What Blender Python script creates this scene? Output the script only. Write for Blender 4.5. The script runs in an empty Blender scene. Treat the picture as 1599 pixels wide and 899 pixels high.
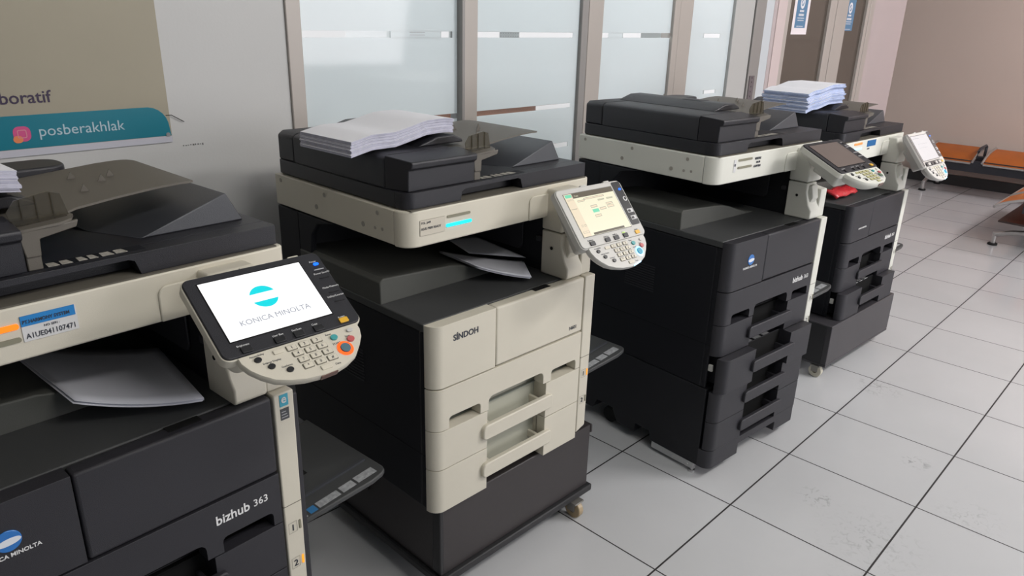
import bpy, bmesh, math, random
from mathutils import Vector, Matrix
random.seed(7)
SC = bpy.context.scene
COL = SC.collection

# ------------------------------------------------------------------ camera
cd = bpy.data.cameras.new('camera'); cam = bpy.data.objects.new('camera', cd); COL.objects.link(cam)
cd.sensor_width = 36.0; cd.lens = 1149.91 * 36 / 1599; cd.clip_start = 0.02; cd.clip_end = 200
R_ = Vector((0.69806, -0.715595, 0.025221)); U_ = Vector((0.229983, 0.257425, 0.938531)); F_ = Vector((0.678101, 0.64935, -0.344273))
cam.matrix_world = Matrix(((R_.x, U_.x, -F_.x, -0.4039), (R_.y, U_.y, -F_.y, -1.7099), (R_.z, U_.z, -F_.z, 1.5554), (0, 0, 0, 1)))
SC.camera = cam

# ------------------------------------------------------------------ world, lights, exposure
w = bpy.data.worlds.new('world'); SC.world = w; w.use_nodes = True
bg = w.node_tree.nodes['Background']; bg.inputs[0].default_value = (0.80, 0.90, 1.0, 1); bg.inputs[1].default_value = 0.36
SC.view_settings.view_transform = 'Standard'; SC.view_settings.look = 'None'
SC.view_settings.gamma = 1; SC.view_settings.exposure = 0.0; SC.view_settings.use_curve_mapping = False

def area(name, loc, target, sx, sy, power, color=(1, 1, 1)):
    l = bpy.data.lights.new(name, 'AREA'); l.shape = 'RECTANGLE'; l.size = sx; l.size_y = sy; l.energy = power; l.color = color
    o = bpy.data.objects.new(name, l); COL.objects.link(o); o.location = loc
    d = Vector(target) - Vector(loc); o.rotation_euler = d.to_track_quat('-Z', 'Y').to_euler()
    return o
area('ceiling_lamp_near', (0.7, -2.3, 2.85), (0.4, 0.3, 1.2), 1.2, 0.3, 27, (1.0, 0.965, 0.91))
area('ceiling_lamp_middle', (3.6, -2.6, 2.85), (3.2, -0.6, 0.6), 1.2, 0.4, 65, (1.0, 0.97, 0.95))
area('ceiling_lamp_far', (7.3, -2.3, 2.85), (8.4, -0.6, 0.9), 1.2, 0.6, 68, (1.0, 0.91, 0.93))
area('window_daylight', (4.4, -5.6, 1.9), (3.6, -0.6, 0.5), 3.2, 2.0, 122, (1.0, 0.96, 0.98))
area('office_lamp', (2.6, 1.15, 2.75), (2.6, 1.7, 0.4), 3.4, 0.5, 92, (0.93, 0.98, 1.0))

# ------------------------------------------------------------------ materials
MATS = {}
def mat(name, color, rough=0.5, spec=0.5, metal=0.0, emit=None, estr=0.0, bump=0.0, bscale=900.0, mottle=0.0, mscale=8.0, coat=0.0):
    if name in MATS: return MATS[name]
    m = bpy.data.materials.new(name); m.use_nodes = True; nt = m.node_tree; b = nt.nodes['Principled BSDF']
    b.inputs['Base Color'].default_value = (*color, 1); b.inputs['Roughness'].default_value = rough
    b.inputs['Specular IOR Level'].default_value = spec; b.inputs['Metallic'].default_value = metal
    if coat: b.inputs['Coat Weight'].default_value = coat; b.inputs['Coat Roughness'].default_value = 0.15
    if emit: b.inputs['Emission Color'].default_value = (*emit, 1); b.inputs['Emission Strength'].default_value = estr
    tc = None
    if bump or mottle: tc = nt.nodes.new('ShaderNodeTexCoord')
    if bump:
        n = nt.nodes.new('ShaderNodeTexNoise'); n.inputs['Scale'].default_value = bscale; n.inputs['Detail'].default_value = 1
        bp = nt.nodes.new('ShaderNodeBump'); bp.inputs['Strength'].default_value = bump; bp.inputs['Distance'].default_value = 0.001
        nt.links.new(tc.outputs['Object'], n.inputs['Vector']); nt.links.new(n.outputs['Fac'], bp.inputs['Height']); nt.links.new(bp.outputs['Normal'], b.inputs['Normal'])
    if mottle:
        n = nt.nodes.new('ShaderNodeTexNoise'); n.inputs['Scale'].default_value = mscale; n.inputs['Detail'].default_value = 5
        mx = nt.nodes.new('ShaderNodeMix'); mx.data_type = 'RGBA'
        mx.inputs[6].default_value = (*[c * (1 - mottle) for c in color], 1); mx.inputs[7].default_value = (*[min(1, c * (1 + mottle)) for c in color], 1)
        nt.links.new(tc.outputs['Object'], n.inputs['Vector']); nt.links.new(n.outputs['Fac'], mx.inputs[0]); nt.links.new(mx.outputs[2], b.inputs['Base Color'])
    MATS[name] = m; return m

BEIGE = mat('beige_plastic', (0.60, 0.565, 0.475), 0.45, 0.4, bump=0.15, mottle=0.04)
WHITE = mat('white_plastic', (0.66, 0.66, 0.60), 0.45, 0.4, bump=0.15, mottle=0.04)
BLACK = mat('black_plastic', (0.0065, 0.007, 0.010), 0.55, 0.30, bump=0.4, mottle=0.15)
CHAR = mat('charcoal_plastic', (0.023, 0.0225, 0.028), 0.48, 0.45, bump=0.45, mottle=0.08)
LIDM = mat('lid_plastic', (0.0125, 0.0125, 0.017), 0.42, 0.5, bump=0.45, mottle=0.08)
TOPG = mat('dark_grey_plastic', (0.052, 0.054, 0.055), 0.5, 0.4, bump=0.4, mottle=0.08)
BLOCKG = mat('block_grey_plastic', (0.075, 0.077, 0.070), 0.55, 0.4, bump=0.4)
TRAYG = mat('tray_grey_plastic', (0.118, 0.107, 0.091), 0.5, 0.35, bump=0.25)
WEDGE = mat('wedge_plastic', (0.045, 0.048, 0.056), 0.38, 0.5, bump=0.4)
SEAM = mat('seam_dark', (0.012, 0.012, 0.012), 0.8, 0.1)  # dark joints, plus recess shade put into backs and rims
GROOVE = mat('groove_beige', (0.13, 0.12, 0.10), 0.8, 0.1)
INNER = mat('inner_beige', (0.44, 0.44, 0.365), 0.6, 0.3)
PAPER = mat('paper_white', (0.80, 0.80, 0.84), 0.8, 0.2)
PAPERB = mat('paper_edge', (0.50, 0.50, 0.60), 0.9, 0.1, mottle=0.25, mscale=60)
METAL = mat('brushed_metal', (0.62, 0.62, 0.62), 0.3, 0.5, 1.0)
ALU = mat('aluminium_frame', (0.40, 0.365, 0.335), 0.42, 0.5, 0.1, mottle=0.05, mscale=3)
ALUD = mat('dark_aluminium', (0.26, 0.25, 0.24), 0.45, 0.5, 0.2)
RUBBER = mat('black_rubber', (0.02, 0.02, 0.02), 0.7, 0.2)
WHEELM = mat('wheel_amber', (0.36, 0.27, 0.15), 0.35, 0.5, coat=0.3)
WHEELW = mat('wheel_cream', (0.58, 0.55, 0.45), 0.4, 0.5)
BOXM = mat('plinth_brown', (0.032, 0.027, 0.028), 0.45, 0.45, mottle=0.15, mscale=4)
BOXG = mat('plinth_grey', (0.042, 0.040, 0.045), 0.38, 0.5, mottle=0.15, mscale=6)
BOXT = mat('plinth_trim', (0.022, 0.022, 0.024), 0.5, 0.4)
WTXT = mat('text_white', (0.75, 0.75, 0.75), 0.5)
DTXT = mat('text_dark', (0.03, 0.035, 0.05), 0.5)
GTXT = mat('text_grey', (0.42, 0.42, 0.44), 0.5)
BTN = mat('button_black', (0.012, 0.012, 0.014), 0.35)
KEYM = mat('key_cream', (0.62, 0.58, 0.48), 0.45)
LGREY = mat('light_grey_plastic', (0.53, 0.52, 0.49), 0.4, 0.45)
YEL = mat('button_yellow', (0.75, 0.42, 0.03), 0.4)
TEALB = mat('button_teal', (0.05, 0.32, 0.33), 0.4)
REDB = mat('button_red', (0.50, 0.10, 0.10), 0.4)
BLUEL = mat('led_blue', (0.0, 0.02, 0.3), 0.3, emit=(0.01, 0.16, 1.0), estr=1.6)
CYANL = mat('led_cyan', (0.0, 0.05, 0.06), 0.3, emit=(0.0, 0.78, 0.95), estr=1.5)
ORAL = mat('led_orange', (0.1, 0.02, 0.0), 0.3, emit=(1.0, 0.22, 0.01), estr=1.3)
ORALP = mat('led_pale_orange', (0.1, 0.04, 0.02), 0.3, emit=(1.0, 0.42, 0.12), estr=0.9)
AMBER = mat('led_amber', (0.1, 0.04, 0.0), 0.3, emit=(1.0, 0.36, 0.02), estr=1.2)
REDL = mat('led_red_ring', (0.1, 0.02, 0.0), 0.3, emit=(1.0, 0.10, 0.01), estr=1.6)
SLOTM = mat('slot_olive', (0.22, 0.21, 0.15), 0.5)
STK = mat('sticker_white', (0.60, 0.60, 0.60), 0.5)
STKB = mat('sticker_blue', (0.01, 0.19, 0.50), 0.5)
SCRW = mat('screen_white', (0.05, 0.05, 0.05), 0.3, emit=(1.0, 1.0, 1.0), estr=1.1)
SCRY = mat('screen_cream', (0.03, 0.03, 0.03), 0.3, emit=(0.62, 0.60, 0.42), estr=1.0)
SCRY2 = mat('screen_cream_light', (0.03, 0.03, 0.03), 0.3, emit=(0.88, 0.84, 0.62), estr=1.0)
SCRP = mat('screen_pink', (0.03, 0.03, 0.03), 0.3, emit=(0.84, 0.71, 0.52), estr=1.0)
SCRD = mat('screen_bar', (0.03, 0.03, 0.02), 0.3, emit=(0.085, 0.065, 0.045), estr=1.0)
SCRT = mat('screen_mint', (0.03, 0.05, 0.04), 0.3, emit=(0.16, 0.66, 0.42), estr=1.0)
SCRO = mat('screen_off', (0.14, 0.108, 0.095), 0.32, 0.5)  # wall reflection on the dark screen is put into this colour
SCRL = mat('screen_pale', (0.05, 0.05, 0.05), 0.25, emit=(0.60, 0.60, 0.62), estr=1.0)
LOGOC = mat('logo_cyan', (0.0, 0.03, 0.03), 0.4, emit=(0.0, 0.72, 0.80), estr=1.0)
LOGOT = mat('logo_text_lit', (0.03, 0.03, 0.03), 0.4, emit=(0.36, 0.38, 0.44), estr=1.0)
LOGOB = mat('logo_blue', (0.02, 0.16, 0.50), 0.25, coat=0.5)
LOGOW = mat('logo_white', (0.72, 0.75, 0.80), 0.3, coat=0.4)
ORANGE = mat('seat_orange', (0.72, 0.23, 0.04), 0.38, 0.5, mottle=0.2, mscale=6)
BROWN = mat('brown_vinyl', (0.050, 0.032, 0.028), 0.5, mottle=0.2)
REDP = mat('red_wrapper', (0.55, 0.03, 0.04), 0.25, 0.6, coat=0.6, mottle=0.5, mscale=70)
WHEELG = mat('wheel_hub', (0.12, 0.09, 0.05), 0.5)

def glassy(name, color, rough, alpha, tint=(1, 1, 1)):
    """frosted film: part diffuse/translucent sheet, part clear, glossy front"""
    m = bpy.data.materials.new(name); m.use_nodes = True; nt = m.node_tree; nt.nodes.clear()
    out = nt.nodes.new('ShaderNodeOutputMaterial'); d = nt.nodes.new('ShaderNodeBsdfDiffuse'); t = nt.nodes.new('ShaderNodeBsdfTranslucent')
    tr = nt.nodes.new('ShaderNodeBsdfTransparent'); gl = nt.nodes.new('ShaderNodeBsdfGlossy'); fr = nt.nodes.new('ShaderNodeMath')
    d.inputs[0].default_value = (*color, 1); t.inputs[0].default_value = (*color, 1); tr.inputs[0].default_value = (*tint, 1)
    gl.inputs['Roughness'].default_value = rough; fr.operation = 'MULTIPLY_ADD'; fr.inputs[1].default_value = 0.9; fr.inputs[2].default_value = 0.04
    lw = nt.nodes.new('ShaderNodeLayerWeight'); lw.inputs[0].default_value = 0.5; pw = nt.nodes.new('ShaderNodeMath'); pw.operation = 'POWER'; pw.inputs[1].default_value = 5.0
    nt.links.new(lw.outputs['Facing'], pw.inputs[0]); nt.links.new(pw.outputs[0], fr.inputs[0])
    a = nt.nodes.new('ShaderNodeMixShader'); a.inputs[0].default_value = 0.45
    b = nt.nodes.new('ShaderNodeMixShader'); b.inputs[0].default_value = alpha; c = nt.nodes.new('ShaderNodeMixShader')
    L = nt.links.new
    L(d.outputs[0], a.inputs[1]); L(t.outputs[0], a.inputs[2]); L(tr.outputs[0], b.inputs[1]); L(a.outputs[0], b.inputs[2])
    L(fr.outputs[0], c.inputs[0]); L(b.outputs[0], c.inputs[1]); L(gl.outputs[0], c.inputs[2]); L(c.outputs[0], out.inputs[0])
    MATS[name] = m; return m
FROST = glassy('frosted_glass', (0.80, 0.85, 0.865), 0.06, 1.0)
CLEAR = glassy('clear_glass', (0.6, 0.65, 0.65), 0.03, 0.04)
DOORG = glassy('tinted_glass', (0.18, 0.15, 0.125), 0.05, 0.72, (0.45, 0.40, 0.36))
GUIDE = glassy('smoked_guide', (0.13, 0.12, 0.10), 0.2, 0.35, (0.72, 0.68, 0.58))

def wall_mat(name, color, var=0.04):
    m = mat(name, color, 0.65, 0.3, bump=0.2, bscale=120, mottle=var, mscale=1.6); return m
WALLW = wall_mat('wall_paint_white', (0.535, 0.535, 0.53))
WALLP = wall_mat('wall_paint_pink', (0.44, 0.375, 0.37))
WALLB = wall_mat('wall_paint_beige', (0.56, 0.465, 0.41))
CEIL = wall_mat('ceiling_paint', (0.70, 0.70, 0.68))
OFFW = wall_mat('office_paint', (0.75, 0.78, 0.78))
WOOD = mat('wood_brown', (0.33, 0.12, 0.06), 0.4, mottle=0.25, mscale=5)
SKIRT = mat('skirting_dark', (0.040, 0.042, 0.044), 0.4)

def floor_material():
    m = bpy.data.materials.new('white_tile_floor'); m.use_nodes = True; nt = m.node_tree; b = nt.nodes['Principled BSDF']; L = nt.links.new
    def N(t): return nt.nodes.new(t)
    def M(op, a, c=None):
        n = N('ShaderNodeMath'); n.operation = op
        for i, v in enumerate((a, c)):
            if v is None: continue
            if isinstance(v, (int, float)): n.inputs[i].default_value = v
            else: L(v, n.inputs[i])
        return n.outputs[0]
    g = N('ShaderNodeNewGeometry'); s = N('ShaderNodeSeparateXYZ'); L(g.outputs['Position'], s.inputs[0])
    TS = 0.4575
    u = M('DIVIDE', M('SUBTRACT', s.outputs[0], 1.6711), TS); v = M('DIVIDE', M('SUBTRACT', s.outputs[1], -0.3348), TS)
    # distance to nearest joint, in tiles
    du = M('ABSOLUTE', M('SUBTRACT', M('FRACT', M('ADD', u, 0.5)), 0.5)); dv = M('ABSOLUTE', M('SUBTRACT', M('FRACT', M('ADD', v, 0.5)), 0.5))
    line = M('MAXIMUM', M('LESS_THAN', du, 0.0052), M('LESS_THAN', dv, 0.0062))
    cm = N('ShaderNodeCombineXYZ'); L(M('FLOOR', u), cm.inputs[0]); L(M('FLOOR', v), cm.inputs[1])
    wn = N('ShaderNodeTexWhiteNoise'); wn.noise_dimensions = '2D'; L(cm.outputs[0], wn.inputs['Vector'])
    no = N('ShaderNodeTexNoise'); no.inputs['Scale'].default_value = 1.7; no.inputs['Detail'].default_value = 6; L(g.outputs['Position'], no.inputs['Vector'])
    cr = N('ShaderNodeValToRGB'); cr.color_ramp.elements[0].color = (0.47, 0.48, 0.49, 1); cr.color_ramp.elements[1].color = (0.60, 0.605, 0.62, 1)
    L(M('ADD', M('MULTIPLY', no.outputs['Fac'], 0.75), M('MULTIPLY', wn.outputs['Value'], 0.2)), cr.inputs[0])
    # scuff marks with a shape of their own
    sn = N('ShaderNodeTexNoise'); sn.inputs['Scale'].default_value = 38; sn.inputs['Detail'].default_value = 4; sn.inputs['Distortion'].default_value = 1.5
    L(g.outputs['Position'], sn.inputs['Vector'])
    tot = None
    for (x, y, r, k) in SCUFFS:
        d = M('SQRT', M('ADD', M('POWER', M('SUBTRACT', s.outputs[0], x), 2), M('POWER', M('SUBTRACT', s.outputs[1], y), 2)))
        f = M('MULTIPLY', M('MAXIMUM', M('SUBTRACT', 1.0, M('DIVIDE', d, r)), 0.0), k)
        tot = f if tot is None else M('ADD', tot, f)
    sc = M('MULTIPLY', M('MULTIPLY', M('MAXIMUM', M('SUBTRACT', sn.outputs['Fac'], 0.52), 0.0), 5.0), tot)
    sc = M('MINIMUM', sc, 0.5)
    spk = N('ShaderNodeTexNoise'); spk.inputs['Scale'].default_value = 25; spk.inputs['Detail'].default_value = 2; L(g.outputs['Position'], spk.inputs['Vector'])
    sc = M('MAXIMUM', sc, M('MULTIPLY', M('GREATER_THAN', spk.outputs['Fac'], 0.80), 0.4))
    m1 = N('ShaderNodeMix'); m1.data_type = 'RGBA'; L(sc, m1.inputs[0]); L(cr.outputs[0], m1.inputs[6]); m1.inputs[7].default_value = (0.12, 0.12, 0.12, 1)
    m2 = N('ShaderNodeMix'); m2.data_type = 'RGBA'; L(line, m2.inputs[0]); L(m1.outputs[2], m2.inputs[6]); m2.inputs[7].default_value = (0.014, 0.012, 0.012, 1)
    L(m2.outputs[2], b.inputs['Base Color'])
    rr = M('ADD', M('MULTIPLY', line, 0.5), M('ADD', M('MULTIPLY', no.outputs['Fac'], 0.12), 0.10)); L(rr, b.inputs['Roughness'])
    bp = N('ShaderNodeBump'); bp.inputs['Strength'].default_value = 0.3; bp.inputs['Distance'].default_value = 0.002; bp.invert = True; L(line, bp.inputs['Height']); L(bp.outputs[0], b.inputs['Normal'])
    b.inputs['Specular IOR Level'].default_value = 0.5
    return m
SCUFFS = [(1.93, -0.98, .07, 1.0), (2.43, -1.16, .06, .9), (1.55, -1.35, .22, .35), (2.97, -0.83, .12, .6), (1.83, -1.2, .2, .35), (2.2, -1.4, .12, .35)]
FLOORM = floor_material()

# ------------------------------------------------------------------ mesh helpers
def finish(bm, name, m, parent=None, bevel=0.0, seg=2, smooth=35, loc=None, rot=None, sol=0.0):
    bmesh.ops.recalc_face_normals(bm, faces=bm.faces)
    me = bpy.data.meshes.new(name); bm.to_mesh(me); bm.free()
    me.materials.append(m)
    for p in me.polygons: p.use_smooth = True
    me.set_sharp_from_angle(angle=math.radians(smooth))
    o = bpy.data.objects.new(name, me); COL.objects.link(o)
    if parent is not None: o.parent = parent
    if loc is not None: o.location = loc
    if rot is not None: o.rotation_euler = rot
    if bevel:
        b = o.modifiers.new('bevel', 'BEVEL'); b.width = bevel; b.segments = seg; b.limit_method = 'ANGLE'; b.angle_limit = math.radians(38); b.harden_normals = False
    return o
def box(bm, x0, x1, y0, y1, z0, z1):
    v = [bm.verts.new(p) for p in ((x0, y0, z0), (x1, y0, z0), (x1, y1, z0), (x0, y1, z0), (x0, y0, z1), (x1, y0, z1), (x1, y1, z1), (x0, y1, z1))]
    for f in ((0, 3, 2, 1), (4, 5, 6, 7), (0, 1, 5, 4), (1, 2, 6, 5), (2, 3, 7, 6), (3, 0, 4, 7)): bm.faces.new([v[i] for i in f])
    return v
def prism(bm, pts, ax, a, b):
    """extrude a 2-D polygon along axis ax ('x': pts are (y,z); 'y': (x,z); 'z': (x,y))"""
    def P(p, t): return {'x': (t, p[0], p[1]), 'y': (p[0], t, p[1]), 'z': (p[0], p[1], t)}[ax]
    A = [bm.verts.new(P(p, a)) for p in pts]; B = [bm.verts.new(P(p, b)) for p in pts]
    n = len(pts)
    bm.faces.new(A); bm.faces.new(B[::-1])
    for i in range(n): bm.faces.new((A[i], B[i], B[(i + 1) % n], A[(i + 1) % n]))
    return A, B
def rrect(x0, x1, y0, y1, r, n=5):
    rs = r if isinstance(r, (list, tuple)) else [r] * 4   # bl, br, tr, tl
    out = []
    for (cx, cy, a0, q) in ((x0, y0, 180, 0), (x1, y0, 270, 1), (x1, y1, 0, 2), (x0, y1, 90, 3)):
        rr = rs[q]
        if rr <= 1e-6: out.append((cx, cy)); continue
        ox = cx + (rr if cx == x0 else -rr); oy = cy + (rr if cy == y0 else -rr)
        for i in range(n + 1):
            a = math.radians(a0 + 90 * i / n); out.append((ox + rr * math.cos(a), oy + rr * math.sin(a)))
    return out
def cyl(bm, c, r, h, ax='z', n=24, r2=None):
    r2 = r if r2 is None else r2
    A = []; B = []
    for i in range(n):
        a = 2 * math.pi * i / n; ca, sa = math.cos(a), math.sin(a)
        def P(rr, t): return {'z': (c[0] + rr * ca, c[1] + rr * sa, c[2] + t), 'y': (c[0] + rr * ca, c[1] + t, c[2] + rr * sa), 'x': (c[0] + t, c[1] + rr * ca, c[2] + rr * sa)}[ax]
        A.append(bm.verts.new(P(r, 0))); B.append(bm.verts.new(P(r2, h)))
    bm.faces.new(A); bm.faces.new(B[::-1])
    for i in range(n): bm.faces.new((A[i], B[i], B[(i + 1) % n], A[(i + 1) % n]))
def tube(bm, pts, r, n=12):
    """swept tube along points"""
    rings = []; pts = [Vector(p) for p in pts]
    for i, p in enumerate(pts):
        d = (pts[min(i + 1, len(pts) - 1)] - pts[max(i - 1, 0)]).normalized()
        up = Vector((0, 0, 1)) if abs(d.z) < 0.9 else Vector((1, 0, 0))
        a = d.cross(up).normalized(); b = a.cross(d).normalized()
        rings.append([bm.verts.new(p + a * r * math.cos(2 * math.pi * k / n) + b * r * math.sin(2 * math.pi * k / n)) for k in range(n)])
    for i in range(len(rings) - 1):
        for k in range(n): bm.faces.new((rings[i][k], rings[i][(k + 1) % n], rings[i + 1][(k + 1) % n], rings[i + 1][k]))
    bm.faces.new(rings[0][::-1]); bm.faces.new(rings[-1])
def plate(bm, outline, y0, y1, rx):
    """front cover: xz outline, thickness y0..y1, its left vertical edge rounded with radius rx"""
    A, B = prism(bm, outline, 'y', y0, y1)
    if rx <= 0: return
    xm = min(p[0] for p in outline)
    geom = list(bm.verts) + list(bm.edges) + list(bm.faces)
    for i in range(1, 8):
        x = xm + rx * (1 - math.cos(math.radians(90 * i / 8)))
        geom = list(bm.verts) + list(bm.edges) + list(bm.faces)
        bmesh.ops.bisect_plane(bm, geom=geom, plane_co=(x, 0, 0), plane_no=(1, 0, 0), dist=1e-6)
    x = xm + rx
    geom = list(bm.verts) + list(bm.edges) + list(bm.faces)
    bmesh.ops.bisect_plane(bm, geom=geom, plane_co=(x, 0, 0), plane_no=(1, 0, 0), dist=1e-6)
    for v in bm.verts:
        if abs(v.co.y - y0) < 1e-6 and v.co.x < xm + rx:
            t = (rx - (v.co.x - xm)); v.co.y = y0 + rx - math.sqrt(max(0, rx * rx - t * t))
TXT_CACHE = {}
def text(s, size, m, parent, matrix, name='lettering', align='LEFT', bold=0.0, shear=0.0, depth=0.0004, sx=1.0):
    cu = bpy.data.curves.new('txt', 'FONT'); cu.body = s; cu.size = size; cu.align_x = align; cu.offset = bold; cu.extrude = depth; cu.shear = shear; cu.resolution_u = 3
    to = bpy.data.objects.new('txt', cu); COL.objects.link(to)
    dg = bpy.context.evaluated_depsgraph_get(); me = bpy.data.meshes.new_from_object(to.evaluated_get(dg))
    bpy.data.objects.remove(to)
    me.materials.clear(); me.materials.append(m)
    me.transform(Matrix.Diagonal((sx, 1, 1, 1)))
    o = bpy.data.objects.new(name, me); COL.objects.link(o)
    if parent is not None: o.parent = parent
    o.matrix_local = matrix
    return o
def front_mx(x, y, z):           # text plane facing -y
    return Matrix.Translation((x, y, z)) @ Matrix.Rotation(math.pi / 2, 4, 'X')
def empty(name, loc, rz, label, cat, group=None):
    o = bpy.data.objects.new(name, None); COL.objects.link(o); o.location = loc; o.rotation_euler = (0, 0, math.radians(rz)); o.empty_display_size = 0.1
    o['label'] = label; o['category'] = cat
    if group: o['group'] = group
    return o
def tag(o, label, cat, group=None):
    o['label'] = label; o['category'] = cat
    if group: o['group'] = group
    return o
def struct(o): o['kind'] = 'structure'; return o
def B(): return bmesh.new()
def simple(name, m, parent, *boxes, bevel=0.0, seg=2):
    bm = B()
    for b in boxes: box(bm, *b)
    return finish(bm, name, m, parent, bevel, seg)

# ------------------------------------------------------------------ room
YW = 0.5
bm = B(); box(bm, -3.5, 8.6, -6.5, 4.2, -0.06, 0.0); struct(finish(bm, 'floor', FLOORM))
bm = B(); box(bm, -3.5, 8.6, -6.5, 4.2, 2.95, 3.05); struct(finish(bm, 'ceiling', CEIL))
bm = B(); box(bm, -3.5, 0.848, YW, YW + 0.12, 0, 2.95); struct(finish(bm, 'wall_back', WALLW))
bm = B(); box(bm, -3.6, -3.5, -6.5, YW + 0.12, 0, 2.95); struct(finish(bm, 'wall_left', WALLW))
bm = B(); box(bm, 8.45, 8.6, -6.5, 4.2, 0, 2.95); struct(finish(bm, 'wall_far', WALLB))
bm = B(); box(bm, 5.79, 6.50, YW, YW + 0.14, 0, 2.95); struct(finish(bm, 'wall_beside_doors', WALLP))
bm = B(); box(bm, 4.18, 4.30, YW - 0.012, YW + 0.12, 0, 2.95); struct(finish(bm, 'wall_pier', mat('pier_paint', (0.54, 0.45, 0.44), 0.6)))
bm = B(); box(bm, 0.84, 6.5, 4.1, 4.2, 0, 2.95); struct(finish(bm, 'wall_office', OFFW))
bm = B(); box(bm, 6.4, 6.5, YW + 0.141, 4.1, 0, 2.95); struct(finish(bm, 'wall_office_side', OFFW))
bm = B(); box(bm, 8.435, 8.4499, -6.5, 4.1, 0, 0.11); struct(finish(bm, 'baseboard_far', SKIRT))
# ceiling lamps (fixtures)
# glass partition ---------------------------------------------------
def post(n, x0, x1, m=ALU, y0=YW - 0.008, y1=YW + 0.065, groove=None):
    bm = B(); box(bm, x0, x1, y0, y1, 0, 2.949)
    return struct(finish(bm, f'trim_{n}', m, None, 0.003))
post(1, 0.849, 0.901); post(2, 1.592, 1.666); post(3, 2.300, 2.345, ALUD); post(4, 2.347, 2.452); post(5, 3.040, 3.092, ALU); post(6, 3.093, 3.215)
post(7, 1.574, 1.590, ALUD, YW - 0.02, YW + 0.05)
post(8, 3.886, 4.010, ALUD, YW - 0.02); post(9, 3.66, 3.884, mat('pale_stile', (0.42, 0.42, 0.41), 0.4), YW - 0.01)
post(10, 4.012, 4.13, mat('white_stile', (0.50, 0.54, 0.57), 0.35), YW - 0.01); post(11, 4.132, 4.179, mat('mauve_stile', (0.42, 0.36, 0.36), 0.5), YW - 0.01)
bands = [(1.00, 1.021), (1.177, 1.197), (1.4785, 1.501), (1.80, 1.82)]
def pane(n, x0, x1):
    """one pane: glass sheet with frosted film in strips, clear bands between"""
    root = bpy.data.objects.new(f'window_{n}', None); COL.objects.link(root); root['kind'] = 'structure'
    bm = B(); box(bm, x0, x1, YW + 0.012, YW + 0.020, 0.02, 2.94); g = finish(bm, 'glass_pane', CLEAR, root)
    bm = B(); z = 0.05
    segs = []
    for a, b in bands + [(2.93, 2.94)]: segs.append((z, a)); z = b
    for a, b in segs: box(bm, x0, x1, YW + 0.0085, YW + 0.0105, a, b)
    # short frosted stretches interrupt the clear bands; one stands in for a reflection
    for (fa, fb, bi) in FILM.get(n, []): box(bm, fa, fb, YW + 0.0085, YW + 0.0105, bands[bi][0], bands[bi][1])
    finish(bm, 'frosted_film', FROST, root)
    return root
FILM = {1: [(1.26, 1.49, 2), (0.902, 1.40, 1), (1.55, 1.572, 2)], 2: [(2.262, 2.299, 2), (2.262, 2.299, 1), (2.262, 2.299, 0), (1.667, 1.95, 0)],
        3: [(2.517, 2.63, 2), (2.46, 3.03, 1)], 4: [(3.216, 3.37, 2), (3.55, 3.66, 2), (3.216, 3.43, 1), (3.567, 3.66, 1)]}
p1 = pane(1, 0.902, 1.573); p2 = pane(2, 1.667, 2.299); p3 = pane(3, 2.453, 3.039); p4 = pane(4, 3.216, 3.659)
# printed marks on the panes: small dots and two dark lines
bm = B()
for r in range(2):
    for c in range(8): cyl(bm, (1.808 + c * 0.0142, YW + 0.0075, 1.4845 + r * 0.011), 0.0020, 0.0008, 'y', 10)
finish(bm, 'printed_dots', GTXT, p2)
bm = B(); box(bm, 1.345, 1.415, YW + 0.0075, YW + 0.0082, 1.496, 1.4978); box(bm, 1.345, 1.415, YW + 0.0075, YW + 0.0082, 1.487, 1.4888)
finish(bm, 'printed_lines', GTXT, p1)
# white strips standing in for the bright room behind the clear bands
BRIGHTV = mat('white_film', (0.86, 0.88, 0.90), 0.4)
for root, a, b, bi in ((p1, 0.905, 1.074, 2), (p1, 1.493, 1.531, 2), (p2, 1.672, 1.80, 2), (p2, 1.915, 2.258, 2), (p2, 2.031, 2.262, 1), (p2, 2.10, 2.258, 0), (p3, 2.455, 2.516, 2), (p3, 2.632, 2.78, 2), (p4, 3.375, 3.545, 2), (p4, 3.44, 3.56, 1)):
    bm = B(); box(bm, a, b, YW + 0.0080, YW + 0.0084, bands[bi][0] + .0006, bands[bi][1] - .0006); finish(bm, 'white_film_strip', BRIGHTV, root)
# office room furniture seen through the clear bands
wc = empty('wooden_counter', (2.9, 1.6, 0), 0, 'brown wooden counter seen through the clear strip of the glass partition', 'counter')
simple('counter_front', WOOD, wc, (-0.75, 0.55, 0.0, 0.02, 0.0, 1.08)); simple('counter_top', WOOD, wc, (-0.77, 0.57, -0.03, 0.6, 1.08, 1.11), bevel=0.004); simple('side_panel', WOOD, wc, (-0.75, -0.73, 0.02, 0.58, 0, 1.08), (0.53, 0.55, 0.02, 0.58, 0, 1.08))

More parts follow.
